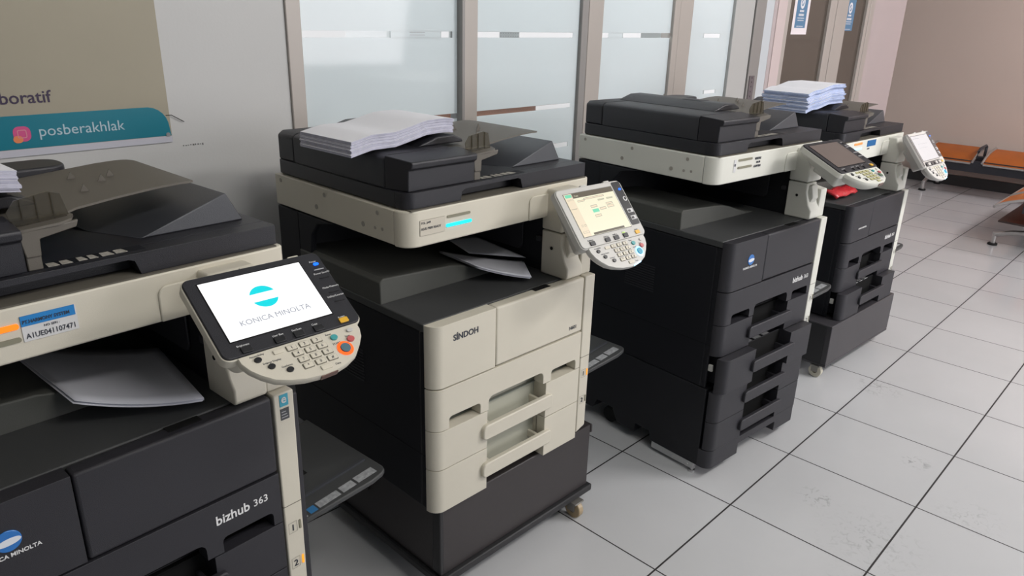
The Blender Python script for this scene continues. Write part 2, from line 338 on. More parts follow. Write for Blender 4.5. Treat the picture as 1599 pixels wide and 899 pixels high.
# double door -------------------------------------------------------
def door_leaf(n, x0, x1, mid):
    root = bpy.data.objects.new(f'door_{n}', None); COL.objects.link(root); root['kind'] = 'structure'
    s = 0.075
    bm = B(); box(bm, x0, x0 + s * mid[0], YW - 0.005, YW + 0.04, 0.01, 2.2); box(bm, x1 - s * mid[1], x1, YW - 0.005, YW + 0.04, 0.01, 2.2)
    box(bm, x0 + s * mid[0], x1 - s * mid[1], YW - 0.005, YW + 0.04, 0.01, 0.12); box(bm, x0 + s * mid[0], x1 - s * mid[1], YW - 0.005, YW + 0.04, 2.12, 2.2)
    finish(bm, 'door_frame', ALU, root, 0.002)
    bm = B(); box(bm, x0 + s * mid[0], x1 - s * mid[1], YW + 0.014, YW + 0.020, 0.12, 2.12); finish(bm, 'door_glass', DOORG, root)
    bm = B(); box(bm, x0 + s * mid[0], x1 - s * mid[1], YW + 0.024, YW + 0.045, 1.452, 1.470); finish(bm, 'push_bar', mat('rail_brown', (0.10, 0.07, 0.055), 0.4), root)
    return root
door_leaf(1, 4.345, 5.082, (0.25, 1.45)); door_leaf(2, 5.092, 5.70, (2.6, 0.7))
post(12, 4.302, 4.343); post(13, 5.702, 5.788)
bm = B(); box(bm, 4.302, 5.788, YW + 0.0, YW + 0.1, 2.21, 2.949); struct(finish(bm, 'trim_14', ALU))
bm = B(); box(bm, 3.905, 3.965, YW - 0.024, YW - 0.0205, 1.10, 1.262)
for z in (1.115, 1.14, 1.17, 1.20, 1.225, 1.25): cyl(bm, (3.935, YW - 0.0265, z), 0.005, 0.003, 'y', 8)
hinge = finish(bm, 'hinge_plate', mat('hinge_metal', (0.16, 0.14, 0.15), 0.5, 0.5, 0.5)); tag(hinge, 'dark riveted metal hinge plate on the frame between glass partition and doors', 'hinge')

def poster(x0, x1, z0, z1, margin, label, sheet=True):
    t = empty('door_notice', ((x0 + x1) / 2, YW + 0.0135, z0), 0, label, 'poster')
    w_ = (x1 - x0) / 2; h = z1 - z0
    if sheet: simple('white_sheet', mat('notice_white', (0.78, 0.72, 0.74), 0.6), t, (-w_, w_, -0.0016, -0.0008, 0, h))
    bx = w_ - margin; b0 = 0.04 if sheet else 0.0
    bm = B(); prism(bm, rrect(-bx, bx, b0, h - margin, 0.004), 'y', -0.0024, -0.0016); finish(bm, 'blue_panel', mat('notice_blue', (0.075, 0.19, 0.33), 0.5), t)
    bm = B(); y = -0.0030
    n = 24; c = (0, b0 + 0.155)
    ring = [[bm.verts.new((c[0] + r * math.cos(2 * math.pi * i / n), y, c[1] + 1.15 * r * math.sin(2 * math.pi * i / n))) for i in range(n)] for r in (0.033, 0.019)]
    for i in range(n): bm.faces.new((ring[0][i], ring[0][(i + 1) % n], ring[1][(i + 1) % n], ring[1][i]))
    prism(bm, [(-0.012, c[1] - 0.005), (-0.002, c[1] - .016), (0.013, c[1] + 0.006), (0.004, c[1] + .02)], 'y', y - .0002, y)
    cyl(bm, (0, y - .0003, b0 + 0.222), 0.013, 0.0003, 'y'); box(bm, -0.009, 0.009, y - .0003, y, b0 + 0.222, b0 + 0.25)
    for i, (ww, hh, zz) in enumerate(((0.030, 0.012, 0.098), (0.040, 0.014, 0.073), (0.052, 0.005, 0.058), (0.046, 0.005, 0.044), (0.05, 0.004, 0.008))):
        k = -ww
        while k < ww - .006:
            l = random.uniform(.006, .016); box(bm, k, min(ww, k + l), y - .0003, y, b0 + zz, b0 + zz + hh); k += l + .003
    finish(bm, 'white_print', mat('print_white', (0.75, 0.75, 0.78), 0.5), t)
    return t
poster(4.452, 4.682, 1.50, 1.82, 0.036, 'white bordered blue paper notice on the left glass door leaf')
poster(5.285, 5.462, 1.528, 1.82, 0.004, 'borderless blue paper notice on the right glass door leaf', False)

# banner ------------------------------------------------------------
ban = empty('wall_banner', (0, YW - 0.003, 0), 0, 'beige cloth banner with teal band hung on the wall behind the nearest copier', 'banner')
CLOTH = mat('banner_cloth', (0.335, 0.305, 0.235), 0.5, 0.3, mottle=0.05, mscale=5)
bm = B(); prism(bm, [(-1.6, 1.185), (0.458, 1.192), (0.453, 2.3), (-1.6, 2.3)], 'y', -0.001, 0.001)
finish(bm, 'banner_cloth', CLOTH, ban)
bm = B(); prism(bm, [(-1.6, 1.185), (0.458, 1.192), (0.457, 1.210), (-1.6, 1.203)], 'y', -0.0016, -0.0011); finish(bm, 'white_hem', mat('banner_white', (0.50, 0.50, 0.56), 0.4), ban)
pts = [(-1.6, 1.204), (0.4565, 1.211), (0.455, 1.222)] + [(0.395 + 0.058 * math.sin(math.radians(a)), 1.238 + 0.056 * math.cos(math.radians(a))) for a in (80, 65, 50, 35, 20, 5)] + [(-1.6, 1.287)]
bm = B(); prism(bm, pts, 'y', -0.0018, -0.0012); finish(bm, 'teal_band', mat('banner_teal', (0.006, 0.17, 0.235), 0.3, 0.5), ban)
text('kolaboratif', 0.043, mat('banner_ink', (0.03, 0.015, 0.05), 0.5), ban, front_mx(0.165, -0.0016, 1.322), align='RIGHT', bold=0.0004)
text('posberakhlak', 0.0385, mat('banner_letter', (0.42, 0.55, 0.62), 0.5), ban, front_mx(0.122, -0.0022, 1.238), sx=1.02)
bm = B(); prism(bm, rrect(0.066, 0.105, 1.228, 1.266, 0.014), 'y', -0.0023, -0.0019)
me_i = finish(bm, 'camera_emblem', mat('emblem_pink', (0.58, 0.07, 0.22), 0.5), ban)
bm = B(); prism(bm, rrect(0.064, 0.086, 1.225, 1.243, 0.009), 'y', -0.0025, -0.0023); finish(bm, 'emblem_orange_corner', mat('emblem_orange', (0.75, 0.22, 0.08), 0.5), ban)
bm = B(); n = 20
for (a, b_, c_) in ((0.0105, 0.0085, 20),):
    r1 = rrect(0.0855 - a, 0.0855 + a, 1.247 - a, 1.247 + a, 0.004); r2 = rrect(0.0855 - b_, 0.0855 + b_, 1.247 - b_, 1.247 + b_, 0.003)
    V1 = [bm.verts.new((p[0], -0.0027, p[1])) for p in r1]; V2 = [bm.verts.new((p[0], -0.0027, p[1])) for p in r2]
    for i in range(len(V1)): bm.faces.new((V1[i], V1[(i + 1) % len(V1)], V2[(i + 1) % len(V2)], V2[i]))
finish(bm, 'emblem_outline', mat('emblem_light', (0.65, 0.25, 0.30), 0.5), ban)
bm = B(); cyl(bm, (0.447, -0.0035, 1.214), 0.006, 0.003, 'y', 16); finish(bm, 'eyelet', METAL, ban)
bm = B(); tube(bm, [(0.447, YW - 0.004, 1.268), (0.463, YW - 0.006, 1.268), (0.472, YW - 0.008, 1.262), (0.497, YW - 0.005, 1.247)], 0.0011, 8)
tag(finish(bm, 'wire', RUBBER), 'short dark bent wire on the wall beside the banner corner', 'wire')
bm = B(); random.seed(3)
for i in range(9): 
    x = 0.487 + i * 0.0072; box(bm, x, x + random.uniform(.002, .005), YW - .0012, YW - .0002, 1.174 + random.uniform(0, .003), 1.178 + random.uniform(0, .003))
tag(finish(bm, 'wall_scribble', mat('scribble', (0.12, 0.12, 0.12), 0.7)), 'faint row of dark marks on the white wall below the banner corner', 'wall marks')

# ------------------------------------------------------------------ copiers
H1, XS, W, CX, H2, H3, H4 = 0.1707, 0.2125, 0.5728, 0.618, -0.1202, -0.2355, -0.3669
RX = 0.0326
SW, SH = 0.095, 0.0639
PANELS = {0: (0.5384, -0.0776, 0.4053, 32.99, -3.63), 1: (0.529, -0.0634, 0.3874, 48.77, -3.61), 2: (0.5176, -0.0426, 0.4204, 25.24, -0.82), 3: (0.5393, -0.0561, 0.3933, 51.41, -0.97)}

def drawer(parent, m, zt, zb, y, bottomcut=False, zcut=None, cabinet=False):
    """paper drawer: two blocks with a recess between and a bar handle across it"""
    g = 0.0012
    bm = B()
    xl, xr = 0.186, 0.422
    o = [(0, zb + g), (xl, zb + g), (xl, zt - g), (0, zt - g)]
    plate(bm, o, y, y + 0.036, RX)
    bm2 = B(); box(bm2, xr, W - g, y, y + 0.036, zb + g, zt - g); box(bm2, xl - .006, xl, y + .03, y + .05, zb + .03, zt - g); box(bm2, xr, xr + .006, y + .03, y + .05, zb + .03, zt - g)
    zz = zb + g if not bottomcut else zb + 0.028
    box(bm2, xl, xr, y + 0.048, y + 0.052, zz, zt - g)
    tmp = bpy.data.meshes.new('t'); bm2.to_mesh(tmp); bm2.free(); bm.from_mesh(tmp)
    d = finish(bm, 'paper_drawer', m, parent, 0.0022, 2)
    if True:
        bm3 = B(); box(bm3, xl + .0005, xr - .0005, y + 0.0472, y + 0.0479, zz + .001, zt - g - .001); finish(bm3, 'recess_back', INNER if m is BEIGE else SEAM, d)  # on charcoal fronts the recess shade is put into the near-black colour
        bm3 = B(); box(bm3, 0.04, 0.556, y + 0.0362, y + 0.0470, zt - .004, zt - .0025) if zt > -0.2 else None
        if zt > -0.2: finish(bm3, 'drawer_rim', mat('rim_grey_green', (0.24, 0.26, 0.23), 0.5) if m is BEIGE else SEAM, d)  # near-black rim carries painted recess shade on charcoal fronts
        else: bm3.free()
    zc = (zt + zb) / 2 - 0.002 if not bottomcut else (zt + zb) / 2 + 0.002
    bm = B(); prism(bm, rrect(0.163, 0.442, zc - 0.022, zc + 0.022, [0.012, 0.010, 0.010, 0.018]), 'y', y - 0.012, y + 0.004)
    box(bm, 0.20, 0.21, y + .004, y + .05, zc - .012, zc + .012); box(bm, 0.40, 0.41, y + .004, y + .05, zc - .012, zc + .012)
    finish(bm, 'drawer_handle', m, d, 0.003, 2)
    return d

def make_copier(k, X, Y, A, Z, zbase, body_m, front_m, frame_m, label, bezel, screen, base_ext, front_text, drawer_off=0.0):
    t = empty('photocopier', (X, Y, zbase), A, label, 'photocopier', 'photocopiers in a row along the wall')
    s = Z - zbase                    # everything below is written relative to the door bottom
    parts = []
    def fin(bm, name, m, parent=None, bevel=0.0, seg=2):
        o = finish(bm, name, m, parent if parent is not None else t, bevel, seg)
        if parent is None: o.location.z = s; parts.append(o)
        return o
    def FT(st, size, m, par, x, y, z, **kw): return text(st, size, m, par, front_mx(x, y, z), **kw)
    # --- main housing: side walls, back
    bm = B(); prism(bm, [(0.056, H4 + 0.004), (0.70, H4 + 0.004), (0.70, 0.148), (0.056, 0.148)], 'x', 0.002, 0.616); box(bm, 0.002, 0.012, 0.0375, 0.0565, H4 + 0.004, 0.148)
    hs = fin(bm, 'main_housing', BLACK, None, 0.004)
    # side details on the left face
    bm = B()
    for i in range(11): box(bm, 0.0, 0.0035, 0.30, 0.435, -0.082 + i * 0.0092, -0.0785 + i * 0.0092)
    fin(bm, 'vent_slats', CHAR, hs)
    bm = B(); box(bm, 0.0012, 0.003, 0.035, 0.69, -0.2, -0.1988); fin(bm, 'panel_seam', SEAM, hs)
    # --- output deck
    bm = B(); prism(bm, [(0.0, 0.150), (0.616, 0.150), (0.616, 0.172), (0.0, 0.172)], 'y', 0.0375, 0.70)
    dk = fin(bm, 'output_deck', TOPG, None, 0.003)
    bm = B(); prism(bm, [(0.002, 0.170), (0.470, 0.170), (0.40, 0.180), (0.34, 0.198), (0.285, 0.216), (0.24, 0.226), (0.014, 0.240), (0.002, 0.232)], 'y', 0.212, 0.60)
    fin(bm, 'raised_output_block', BLOCKG, None, 0.003)
    # --- housing behind and beside the paper slot
    bm = B(); box(bm, 0.004, 0.616, 0.60, 0.712, 0.171, 0.342)
    prism(bm, [(0.10, 0.171), (0.61, 0.171), (0.61, 0.342), (0.10, 0.342)], 'x', 0.520, 0.616)
    prism(bm, [(0.48, 0.171), (0.60, 0.171), (0.60, 0.342), (0.42, 0.342), (0.50, 0.325), (0.53, 0.29), (0.54, 0.23)], 'x', 0.004, 0.02)
    rh = fin(bm, 'rear_housing', BLACK, None, 0.003)
    bm = B(); prism(bm, rrect(0.2, 0.42, 0.22, 0.325, 0.02), 'x', 0.514, 0.5195); fin(bm, 'inner_cover', CHAR, rh, 0.002)
    bm = B(); box(bm, 0.512, 0.5195, 0.125, 0.145, 0.262, 0.278); fin(bm, 'latch', CHAR, rh, 0.002)
    # --- front doors
    for (x0, x1, rx) in ((0, XS - 0.0015, RX), (XS + 0.0015, W - 0.001, 0)):
        bm = B()
        if rx: plate(bm, [(x0, 0.002), (x1, 0.002), (x1, H1), (x0, H1)], 0.0, 0.036, rx)
        else: box(bm, x0, x1, 0.0, 0.036, 0.002, H1)
        d = fin(bm, 'front_door', front_m, None, 0.006, 3)
        if rx: doorL = d
        else: doorR = d
    bm = B(); box(bm, 0.378, 0.440, 0.016, 0.0365, H1 - 0.001, H1 + 0.0010); fin(bm, 'door_grip', SEAM, doorR)  # dark box painted in place of the shaded handle recess
    seam_m = GROOVE if front_m is BEIGE else SEAM
    bm = B(); box(bm, 0.003, W, 0.0525, 0.0555, H4 + 0.030, H1 - 0.003); box(bm, 0.012, W, 0.0370, 0.0520, 0.004, 0.148); fin(bm, 'front_chassis', seam_m, None)
    # --- upper front cover with the slots
    bm = B()
    zb, zu = H2 + 0.001, -0.086
    def cut(x0, x1, zu_, r=0.010):
        out = [(x0, zb)]
        for i in range(4): a = math.radians(180 - 30 * i); out.append((x0 + r + r * math.cos(a), zu_ - r + r * math.sin(a)))
        for i in range(4): a = math.radians(90 - 30 * i); out.append((x1 - r + r * math.cos(a), zu_ - r + r * math.sin(a)))
        out.append((x1, zb)); return out
    o = [(0, zb)] + cut(0.050, 0.160, zu) + cut(0.190, 0.408, -0.080 + 0.0, 0.016) + cut(0.442, 0.552, zu) + [(W - 0.001, zb), (W - 0.001, -0.002), (0, -0.002)]
    plate(bm, o, 0.0, 0.036, RX)
    uc = fin(bm, 'upper_front_cover', front_m, None, 0.002)
    bm = B(); box(bm, 0.045, 0.557, 0.048, 0.052, H2 - .0005, zu + 0.010)
    fin(bm, 'slot_back', INNER if front_m is BEIGE else SEAM, uc)  # slot shade put into the dark back on charcoal fronts
    # --- drawers
    d1 = drawer(t, front_m, H2, H3, 0.0); d1.location.z = s
    d2 = drawer(t, front_m, H3, H4, -drawer_off, bottomcut=True); d2.location.z = s
    if drawer_off:
        bm = B(); box(bm, 0.03, 0.55, -drawer_off + 0.05, 0.10, H4 + .02, H3 - 0.012); fin(bm, 'drawer_box', BLACK, None)
        bm = B(); box(bm, 0.0005, 0.010, 0.018, 0.034, -0.292, -0.268); fin(bm, 'drawer_stop', mat('stop_white', (0.45, 0.45, 0.42), 0.5), None, 0.002)
        for xa in (0.205, 0.262, 0.318):
            bm = B(); box(bm, xa, xa + 0.040, 0.016, 0.034, H3 - 0.0035, H3 - 0.0018); fin(bm, 'size_label', STK, d2)
        bm = B(); box(bm, 0.19, 0.42, 0.014, 0.060, H3 - 0.0055, H3 - 0.0036); fin(bm, 'tray_top', BLACK, d2)
    # --- right hand column with the tray lamps
    bm = B(); prism(bm, [(0.5765, 0.171), (0.5765, -0.350), (0.617, -0.336), (0.6215, 0.171)], 'y', 0.0005, 0.035)
    cl = fin(bm, 'indicator_column', frame_m, None, 0.003)
    bm = B(); box(bm, 0.5762, 0.6195, 0.0, 0.02, -0.0905, -0.0893); fin(bm, 'column_seam', GROOVE, cl)
    bm = B(); box(bm, 0.6225, 0.642, 0.02, 0.695, H4 + .006, 0.150); fin(bm, 'right_cover', CHAR, None, 0.004)
    lit = AMBER
    zl = {0: -0.24, 1: -0.155}.get(k)
    for z in (-0.147, -0.238):
        m_ = SLOTM
        if zl is not None and abs(z - zl) < 0.02: m_ = lit
        bm = B(); prism(bm, rrect(0.6080, 0.6125, z - 0.011, z + 0.011, 0.0018), 'y', -0.0012, 0.001)
        fin(bm, 'tray_lamp', m_, cl)
        bm = B(); ring(bm, 0.583, 0.603, z - 0.013, z + 0.013, 0.0006, -0.0004); fin(bm, 'tray_key', GROOVE, cl)
    FT('1', 0.022, DTXT, cl, 0.588, -0.0006, -0.155); FT('2', 0.022, DTXT, cl, 0.588, -0.0006, -0.246)
    # --- neck carrying the control panel
    bm = B(); prism(bm, [(0.018, 0.172), (0.115, 0.172), (0.115, 0.303), (0.040, 0.303), (0.040, 0.270), (0.026, 0.225), (0.012, 0.205), (0.012, 0.178)], 'x', 0.505, 0.573)
    nk = fin(bm, 'panel_neck', frame_m, None, 0.008, 3)
    bm = B(); prism(bm, [(0.034, 0.220), (0.041, 0.220), (0.047, 0.29), (0.030, 0.298), (0.020, 0.25)], 'x', 0.520, 0.560); fin(bm, 'neck_lever', WHITE if frame_m is WHITE else frame_m, nk, 0.003)
    bm = B(); cyl(bm, (0.5035, 0.075, 0.255), 0.005, 0.002, 'x', 12); fin(bm, 'screw_hole', SEAM, nk)
    bm = B(); prism(bm, [(0.040, 0.3065), (0.115, 0.3065), (0.115, 0.425), (0.060, 0.425), (0.040, 0.36)], 'x', 0.503, 0.600); fin(bm, 'upper_neck', frame_m, None, 0.006, 3)
    bm = B(); prism(bm, [(0.020, 0.172), (0.112, 0.172), (0.112, 0.290), (0.020, 0.276)], 'x', 0.575, 0.620); fin(bm, 'neck_side_cover', frame_m, None, 0.004, 3)
    # --- scanner unit
    SX0, SX1, SY0, SY1, SZ0, SZ1 = 0.003, 0.687, 0.0987, 0.7150, 0.346, 0.4343
    bm = B(); box(bm, SX0 + .0008, SX1 - .003, 0.149, SY1, SZ0, SZ1)
    sc = fin(bm, 'scanner_frame', frame_m, None, 0.003)
    bm = B()
    prism(bm, rrect(SX0, SX1, SY0, 0.1478, [0.040, 0.012, 0, 0], 8), 'z', SZ0 - 0.002, SZ1 + 0.001)
    sf = fin(bm, 'scanner_front_cover', frame_m, None, 0.004, 3)
    bm = B(); prism(bm, rrect(0.428, 0.600, 0.345, 0.4120, [0.0, 0.0, 0.008, 0.018]), 'y', 0.0945, 0.0995); fin(bm, 'panel_bracket', frame_m, None, 0.0025, 3)  # low bracket plate; its rim also stands in for the panel's shadow edge
    for (y, z, r) in ((0.682, 0.419, .006), (0.453, 0.417, .006), (0.496, 0.376, .007), (0.213, 0.415, .006), (0.276, 0.374, .007), (0.224, 0.375, .0045), (0.194, 0.377, .0045)):
        bm = B(); cyl(bm, (0.0026, y, z), r, 0.002, 'x', 14); fin(bm, 'screw_cap', mat('screw_shade', (0.33, 0.31, 0.27), 0.6), sc)  # discs for screw holes, their shade put into a darker beige
    bm = B(); box(bm, 0.02, 0.672, 0.10, 0.70, SZ1 + .001, SZ1 + 0.0035); fin(bm, 'glass_surround', GROOVE, sc)
    # lamps, slots and stickers on the scanner front
    yF = SY0 - 0.0008
    def lampbar(x0, x1, z0, z1, m_, nm): 
        bm = B(); prism(bm, rrect(x0, x1, z0, z1, (z1 - z0) * 0.45), 'y', yF - 0.0012, yF + 0.002); fin(bm, nm, m_, sf)
    def sticker(x0, x1, z0, z1, m_, nm='sticker', y=0.0): 
        bm = B(); box(bm, x0, x1, yF - 0.0006 - y, yF + 0.0005, z0, z1); return fin(bm, nm, m_, sf)
    if k == 0:
        lampbar(0.128, 0.210, 0.398, 0.4075, ORAL, 'status_lamp'); lampbar(0.128, 0.210, 0.376, 0.3845, SLOTM, 'status_lamp')
        st = sticker(0.213, 0.294, 0.374, 0.4165, STK, 'serial_sticker'); sticker(0.213, 0.292, 0.400, 0.4170, STKB, 'blue_header', 0.0006)
        FT('PT.HARMONY SYSTEM', 0.0080, DTXT, sf, 0.215, yF - .0016, 0.4045, bold=0.0001, sx=0.86); FT('NO SERI :', 0.0055, DTXT, sf, 0.244, yF - .0009, 0.3925); FT('A1UE041107471', 0.0125, DTXT, sf, 0.217, yF - .0009, 0.3785, sx=0.86, bold=0.0001)
    elif k == 1:
        lampbar(0.127, 0.213, 0.3800, 0.3885, CYANL, 'status_lamp'); lampbar(0.130, 0.208, 0.4030, 0.4095, SLOTM, 'status_lamp')
        sticker(0.044, 0.122, 0.3715, 0.4105, mat('sticker_edge', (0.33, 0.31, 0.26), 0.6), 'old_label'); sticker(0.0448, 0.1212, 0.3723, 0.4097, mat('sticker_faded', (0.54, 0.50, 0.42), 0.6), 'old_label', 0.0004)
        FT('TGL. JAM', 0.0075, DTXT, sf, 0.047, yF - .0014, 0.4010); FT('ASUS PRIM READY', 0.0085, DTXT, sf, 0.047, yF - .0014, 0.3860, sx=.9)
        for i in range(5): sticker(0.487 + (i % 3) * .012, 0.489 + (i % 3) * .012, 0.400 + (i // 3) * .008, 0.402 + (i // 3) * .008, DTXT, 'speaker_hole')
        sticker(0.545, 0.552, 0.4165, 0.4220, DTXT, 'mark'); sticker(0.556, 0.578, 0.4178, 0.4205, GTXT, 'mark')
    elif k == 2:
        lampbar(0.125, 0.208, 0.412, 0.4195, SLOTM, 'status_lamp'); lampbar(0.125, 0.208, 0.3870, 0.3945, SLOTM, 'status_lamp')
        sticker(0.100, 0.114, 0.378, 0.420, STK, 'icon_sticker'); sticker(0.103, 0.111, 0.398, 0.406, DTXT, 'icon', 0.0004)
        FT('KERTAS', 0.0105, DTXT, sf, 0.224, yF - .0009, 0.4095, bold=0.0003, sx=1.0); FT('A4-70', 0.0095, DTXT, sf, 0.234, yF - .0009, 0.3970, bold=0.0003); FT('COPY001', 0.0105, DTXT, sf, 0.221, yF - .0009, 0.3835, bold=0.0003)
    else:
        lampbar(0.115, 0.200, 0.418, 0.4275, ORALP, 'status_lamp'); lampbar(0.120, 0.200, 0.3955, 0.4045, mat('led_pale_blue', (.4, .7, .9), .3, emit=(0.35, 0.72, 1.0), estr=1.0), 'status_lamp')
        sticker(0.255, 0.350, 0.401, 0.4290, mat('sticker_deep_blue', (0.01, 0.11, 0.30), 0.5), 'blue_sticker'); FT('A4 F4', 0.010, DTXT, sf, 0.262, yF - .0009, 0.388, bold=.0002)
    # --- original cover (lid)
    LZ0, LZ1 = 0.4385, 0.4775
    bm = B(); prism(bm, rrect(0.012, 0.677, 0.1502, 0.705, [0, 0, 0.008, 0.015], 6), 'z', LZ0, LZ1)
    ld = fin(bm, 'original_cover', LIDM, None, 0.002, 2)
    bm = B(); o = [(0.012, LZ0), (0.185, LZ0), (0.190, 0.4600), (0.200, 0.4655), (0.392, 0.4680), (0.402, 0.4640), (0.410, LZ0), (0.677, LZ0), (0.677, LZ1), (0.012, LZ1)]
    plate(bm, o, 0.108, 0.150, 0.030); fin(bm, 'cover_front_edge', LIDM, ld, 0.0028, 2)
    bm = B(); box(bm, 0.235, 0.43, 0.121, 0.152, LZ1 - .0005, LZ1 + 0.0009); fin(bm, 'guide_label', BLACK, ld)
    bm = B()
    random.seed(11 + k)
    for x0, x1 in ((0.275, 0.312), (0.321, 0.352), (0.358, 0.400)):
        for (a, b) in ((x0, (x0 + x1) / 2 - .0015), ((x0 + x1) / 2 + .0015, x1)): prism(bm, [(a, .126), (b, .126), (b - .003, .148), (a + .002, .148)], 'z', LZ1 + .0009, LZ1 + .0014)
    fin(bm, 'icon_stickers', mat('icon_grey', (0.36, 0.34, 0.30), 0.6, mottle=0.6, mscale=160), ld)
    # ejected paper ramp
    bm = B()
    f = [(0.415, LZ1), (0.655, LZ1), (0.628, 0.532), (0.617, 0.535)]
    y0, y1 = 0.190, 0.52
    A_ = [(0.45, y0, LZ1), (0.655, y0, LZ1), (0.626, y0 + .006, 0.5355), (0.34, y1, LZ1), (0.655, y1, LZ1), (0.620, y1, 0.5355), (0.36, y1, 0.500), (0.40, 0.30, LZ1)]
    v = [bm.verts.new(p) for p in A_]
    for fc in ((0, 1, 2), (1, 4, 5, 2), (3, 6, 5, 4), (0, 2, 7), (7, 2, 5, 6), (7, 6, 3), (0, 7, 3, 4, 1)): bm.faces.new([v[i] for i in fc])
    fin(bm, 'paper_exit_ramp', WEDGE, ld, 0.0025, 2)
    # --- document feeder body
    bm = B()
    prof = [(0.012, LZ1), (0.238, LZ1), (0.232, 0.520), (0.246, 0.538), (0.246, 0.552), (0.215, 0.5585), (0.030, 0.5585), (0.016, 0.553), (0.012, 0.545)]
    prism(bm, prof, 'y', 0.192, 0.612)
    af = fin(bm, 'document_feeder', LIDM, None, 0.004, 3)
    bm = B()
    prism(bm, [(0.122, LZ1), (0.1895, LZ1), (0.1895, 0.5585), (0.1125, 0.5500), (0.1100, 0.5460), (0.1115, 0.5340), (0.1205, 0.5290)], 'x', 0.0125, 0.2440)
    # round the left vertical edge of the front piece
    for vtx in bm.verts:
        if vtx.co.x < 0.013 and vtx.co.y < 0.16: vtx.co.x += 0.018 * (0.16 - vtx.co.y) / 0.04
    ff = fin(bm, 'feeder_front_cover', LIDM, None, 0.0028, 3)
    bm = B(); prism(bm, [(0.014, LZ1), (0.238, LZ1), (0.242, 0.5585), (0.030, 0.5585), (0.014, 0.548)], 'y', 0.6145, 0.70); fin(bm, 'feeder_rear_cover', LIDM, None, 0.006, 3)
    # separation cover: the hump over the rollers
    bm = B(); prism(bm, [(0.150, 0.5585), (0.305, 0.5585), (0.300, 0.5680), (0.270, 0.5800), (0.215, 0.5790), (0.170, 0.5660)], 'y', 0.232, 0.66)
    hp = fin(bm, 'roller_cover', LIDM, None, 0.004, 3)
    bm = B(); prism(bm, [(0.21, 0.575), (0.31, 0.560), (0.31, 0.564), (0.27, 0.5812), (0.22, 0.5812)], 'y', 0.34, 0.42); fin(bm, 'cover_latch', CHAR, hp, 0.003)
    bm = B(); prism(bm, rrect(0.20, 0.455, 0.505, 0.61, 0.04), 'z', 0.545, 0.570)
    fin(bm, 'rear_paper_guide', LIDM, None, 0.005, 3)
    # document tray: grey sheet with a front nose and leg
    bm = B()
    outl = [(0.236, 0.125), (0.300, 0.118), (0.322, 0.128), (0.332, 0.150), (0.330, 0.172), (0.350, 0.186), (0.42, 0.196), (0.555, 0.200), (0.568, 0.206)] + [(0.575 - .02 + .02 * math.cos(math.radians(a)), 0.478 + .02 * math.sin(math.radians(a))) for a in (0, 30, 60, 90)] + [(0.236, 0.498)]
    prism(bm, outl, 'z', -0.004, 0.0)
    bmesh.ops.triangulate(bm, faces=[f for f in bm.faces if len(f.verts) > 4])
    for x in (0.30, 0.35, 0.42, 0.50, 0.54):
        bmesh.ops.bisect_plane(bm, geom=list(bm.verts) + list(bm.edges) + list(bm.faces), plane_co=(x, 0, 0), plane_no=(1, 0, 0), dist=1e-6)
    for vt in bm.verts:
        x = vt.co.x; vt.co.z += 0.545 + (x - 0.236) * 0.085 + (max(0, x - 0.50) ** 2) * -1.2
    tr = fin(bm, 'document_tray', TRAYG, None)
    bm = B(); box(bm, 0.246, 0.268, 0.125, 0.150, LZ1, 0.545); prism(bm, [(0.24, 0.5415), (0.33, 0.5495), (0.326, 0.538), (0.27, 0.528), (0.268, 0.50), (0.246, 0.50)], 'y', 0.122, 0.13); fin(bm, 'tray_leg', TRAYG, tr, 0.002)
    for (x, y) in ((0.40, 0.28), (0.45, 0.33), (0.475, 0.355), (0.42, 0.40)):
        bm = B(); z = 0.545 + (x - .236) * .085; prism(bm, [(x - .008, z), (x + .008, z), (x - .001, z + 0.014)], 'y', y, y + 0.0015); fin(bm, 'size_fin', TRAYG, tr)
    bm = B()
    gy = 0.150; 
    prism(bm, [(0.243, 0.548), (0.326, 0.554), (0.318, 0.590), (0.300, 0.596), (0.252, 0.588), (0.238, 0.570)], 'y', gy, gy + 0.003)
    for x, h in ((0.258, .588), (0.280, .591), (0.303, .593)): box(bm, x, x + .0018, gy - .003, gy, 0.549, h)
    box(bm, 0.243, 0.322, gy - .004, gy + .018, 0.5475, 0.5555)
    fin(bm, 'paper_guide', GUIDE, tr)
    # --- bypass tray on the right
    bm = B()
    v = [(0.640, 0.062), (0.845, 0.050)] + [(0.875 + .02 * math.cos(math.radians(a)), 0.075 + .02 * math.sin(math.radians(a))) for a in (-80, -40, 0)] + [(0.895, 0.40), (0.640, 0.40)]
    prism(bm, v, 'z', -0.013, 0.0)
    for vt in bm.verts: vt.co.z += -0.200 + (vt.co.x - 0.64) * 0.10
    by = fin(bm, 'bypass_tray', TOPG, None, 0.003)
    slope = lambda x: -0.200 + (x - 0.64) * 0.10
    def tilted(nm, m_, pts, h):
        bm = B(); prism(bm, pts, 'z', 0.0, h)
        for vt in bm.verts: vt.co.z += slope(vt.co.x) - 0.0002
        fin(bm, nm, m_, by)
    tilted('tray_extension', WEDGE, [(0.642, 0.125), (0.88, 0.125), (0.88, 0.132), (0.642, 0.132)], 0.006)
    tilted('tray_slot', SEAM, [(0.66, 0.20), (0.76, 0.20), (0.76, 0.22), (0.66, 0.22)], 0.0012)
    IC = mat('tray_icon', (0.32, 0.33, 0.34), 0.5, mottle=0.7, mscale=110)
    tilted('instruction_label', IC, [(0.648, 0.066), (0.672, 0.066), (0.670, 0.088), (0.655, 0.088)], 0.0008)
    tilted('blue_label', mat('label_blue', (0.03, 0.17, 0.38), 0.5), [(0.680, 0.067), (0.700, 0.067), (0.700, 0.089), (0.680, 0.089)], 0.0008)
    tilted('instruction_label', IC, [(0.705, 0.068), (0.765, 0.068), (0.765, 0.090), (0.705, 0.090)], 0.0008)
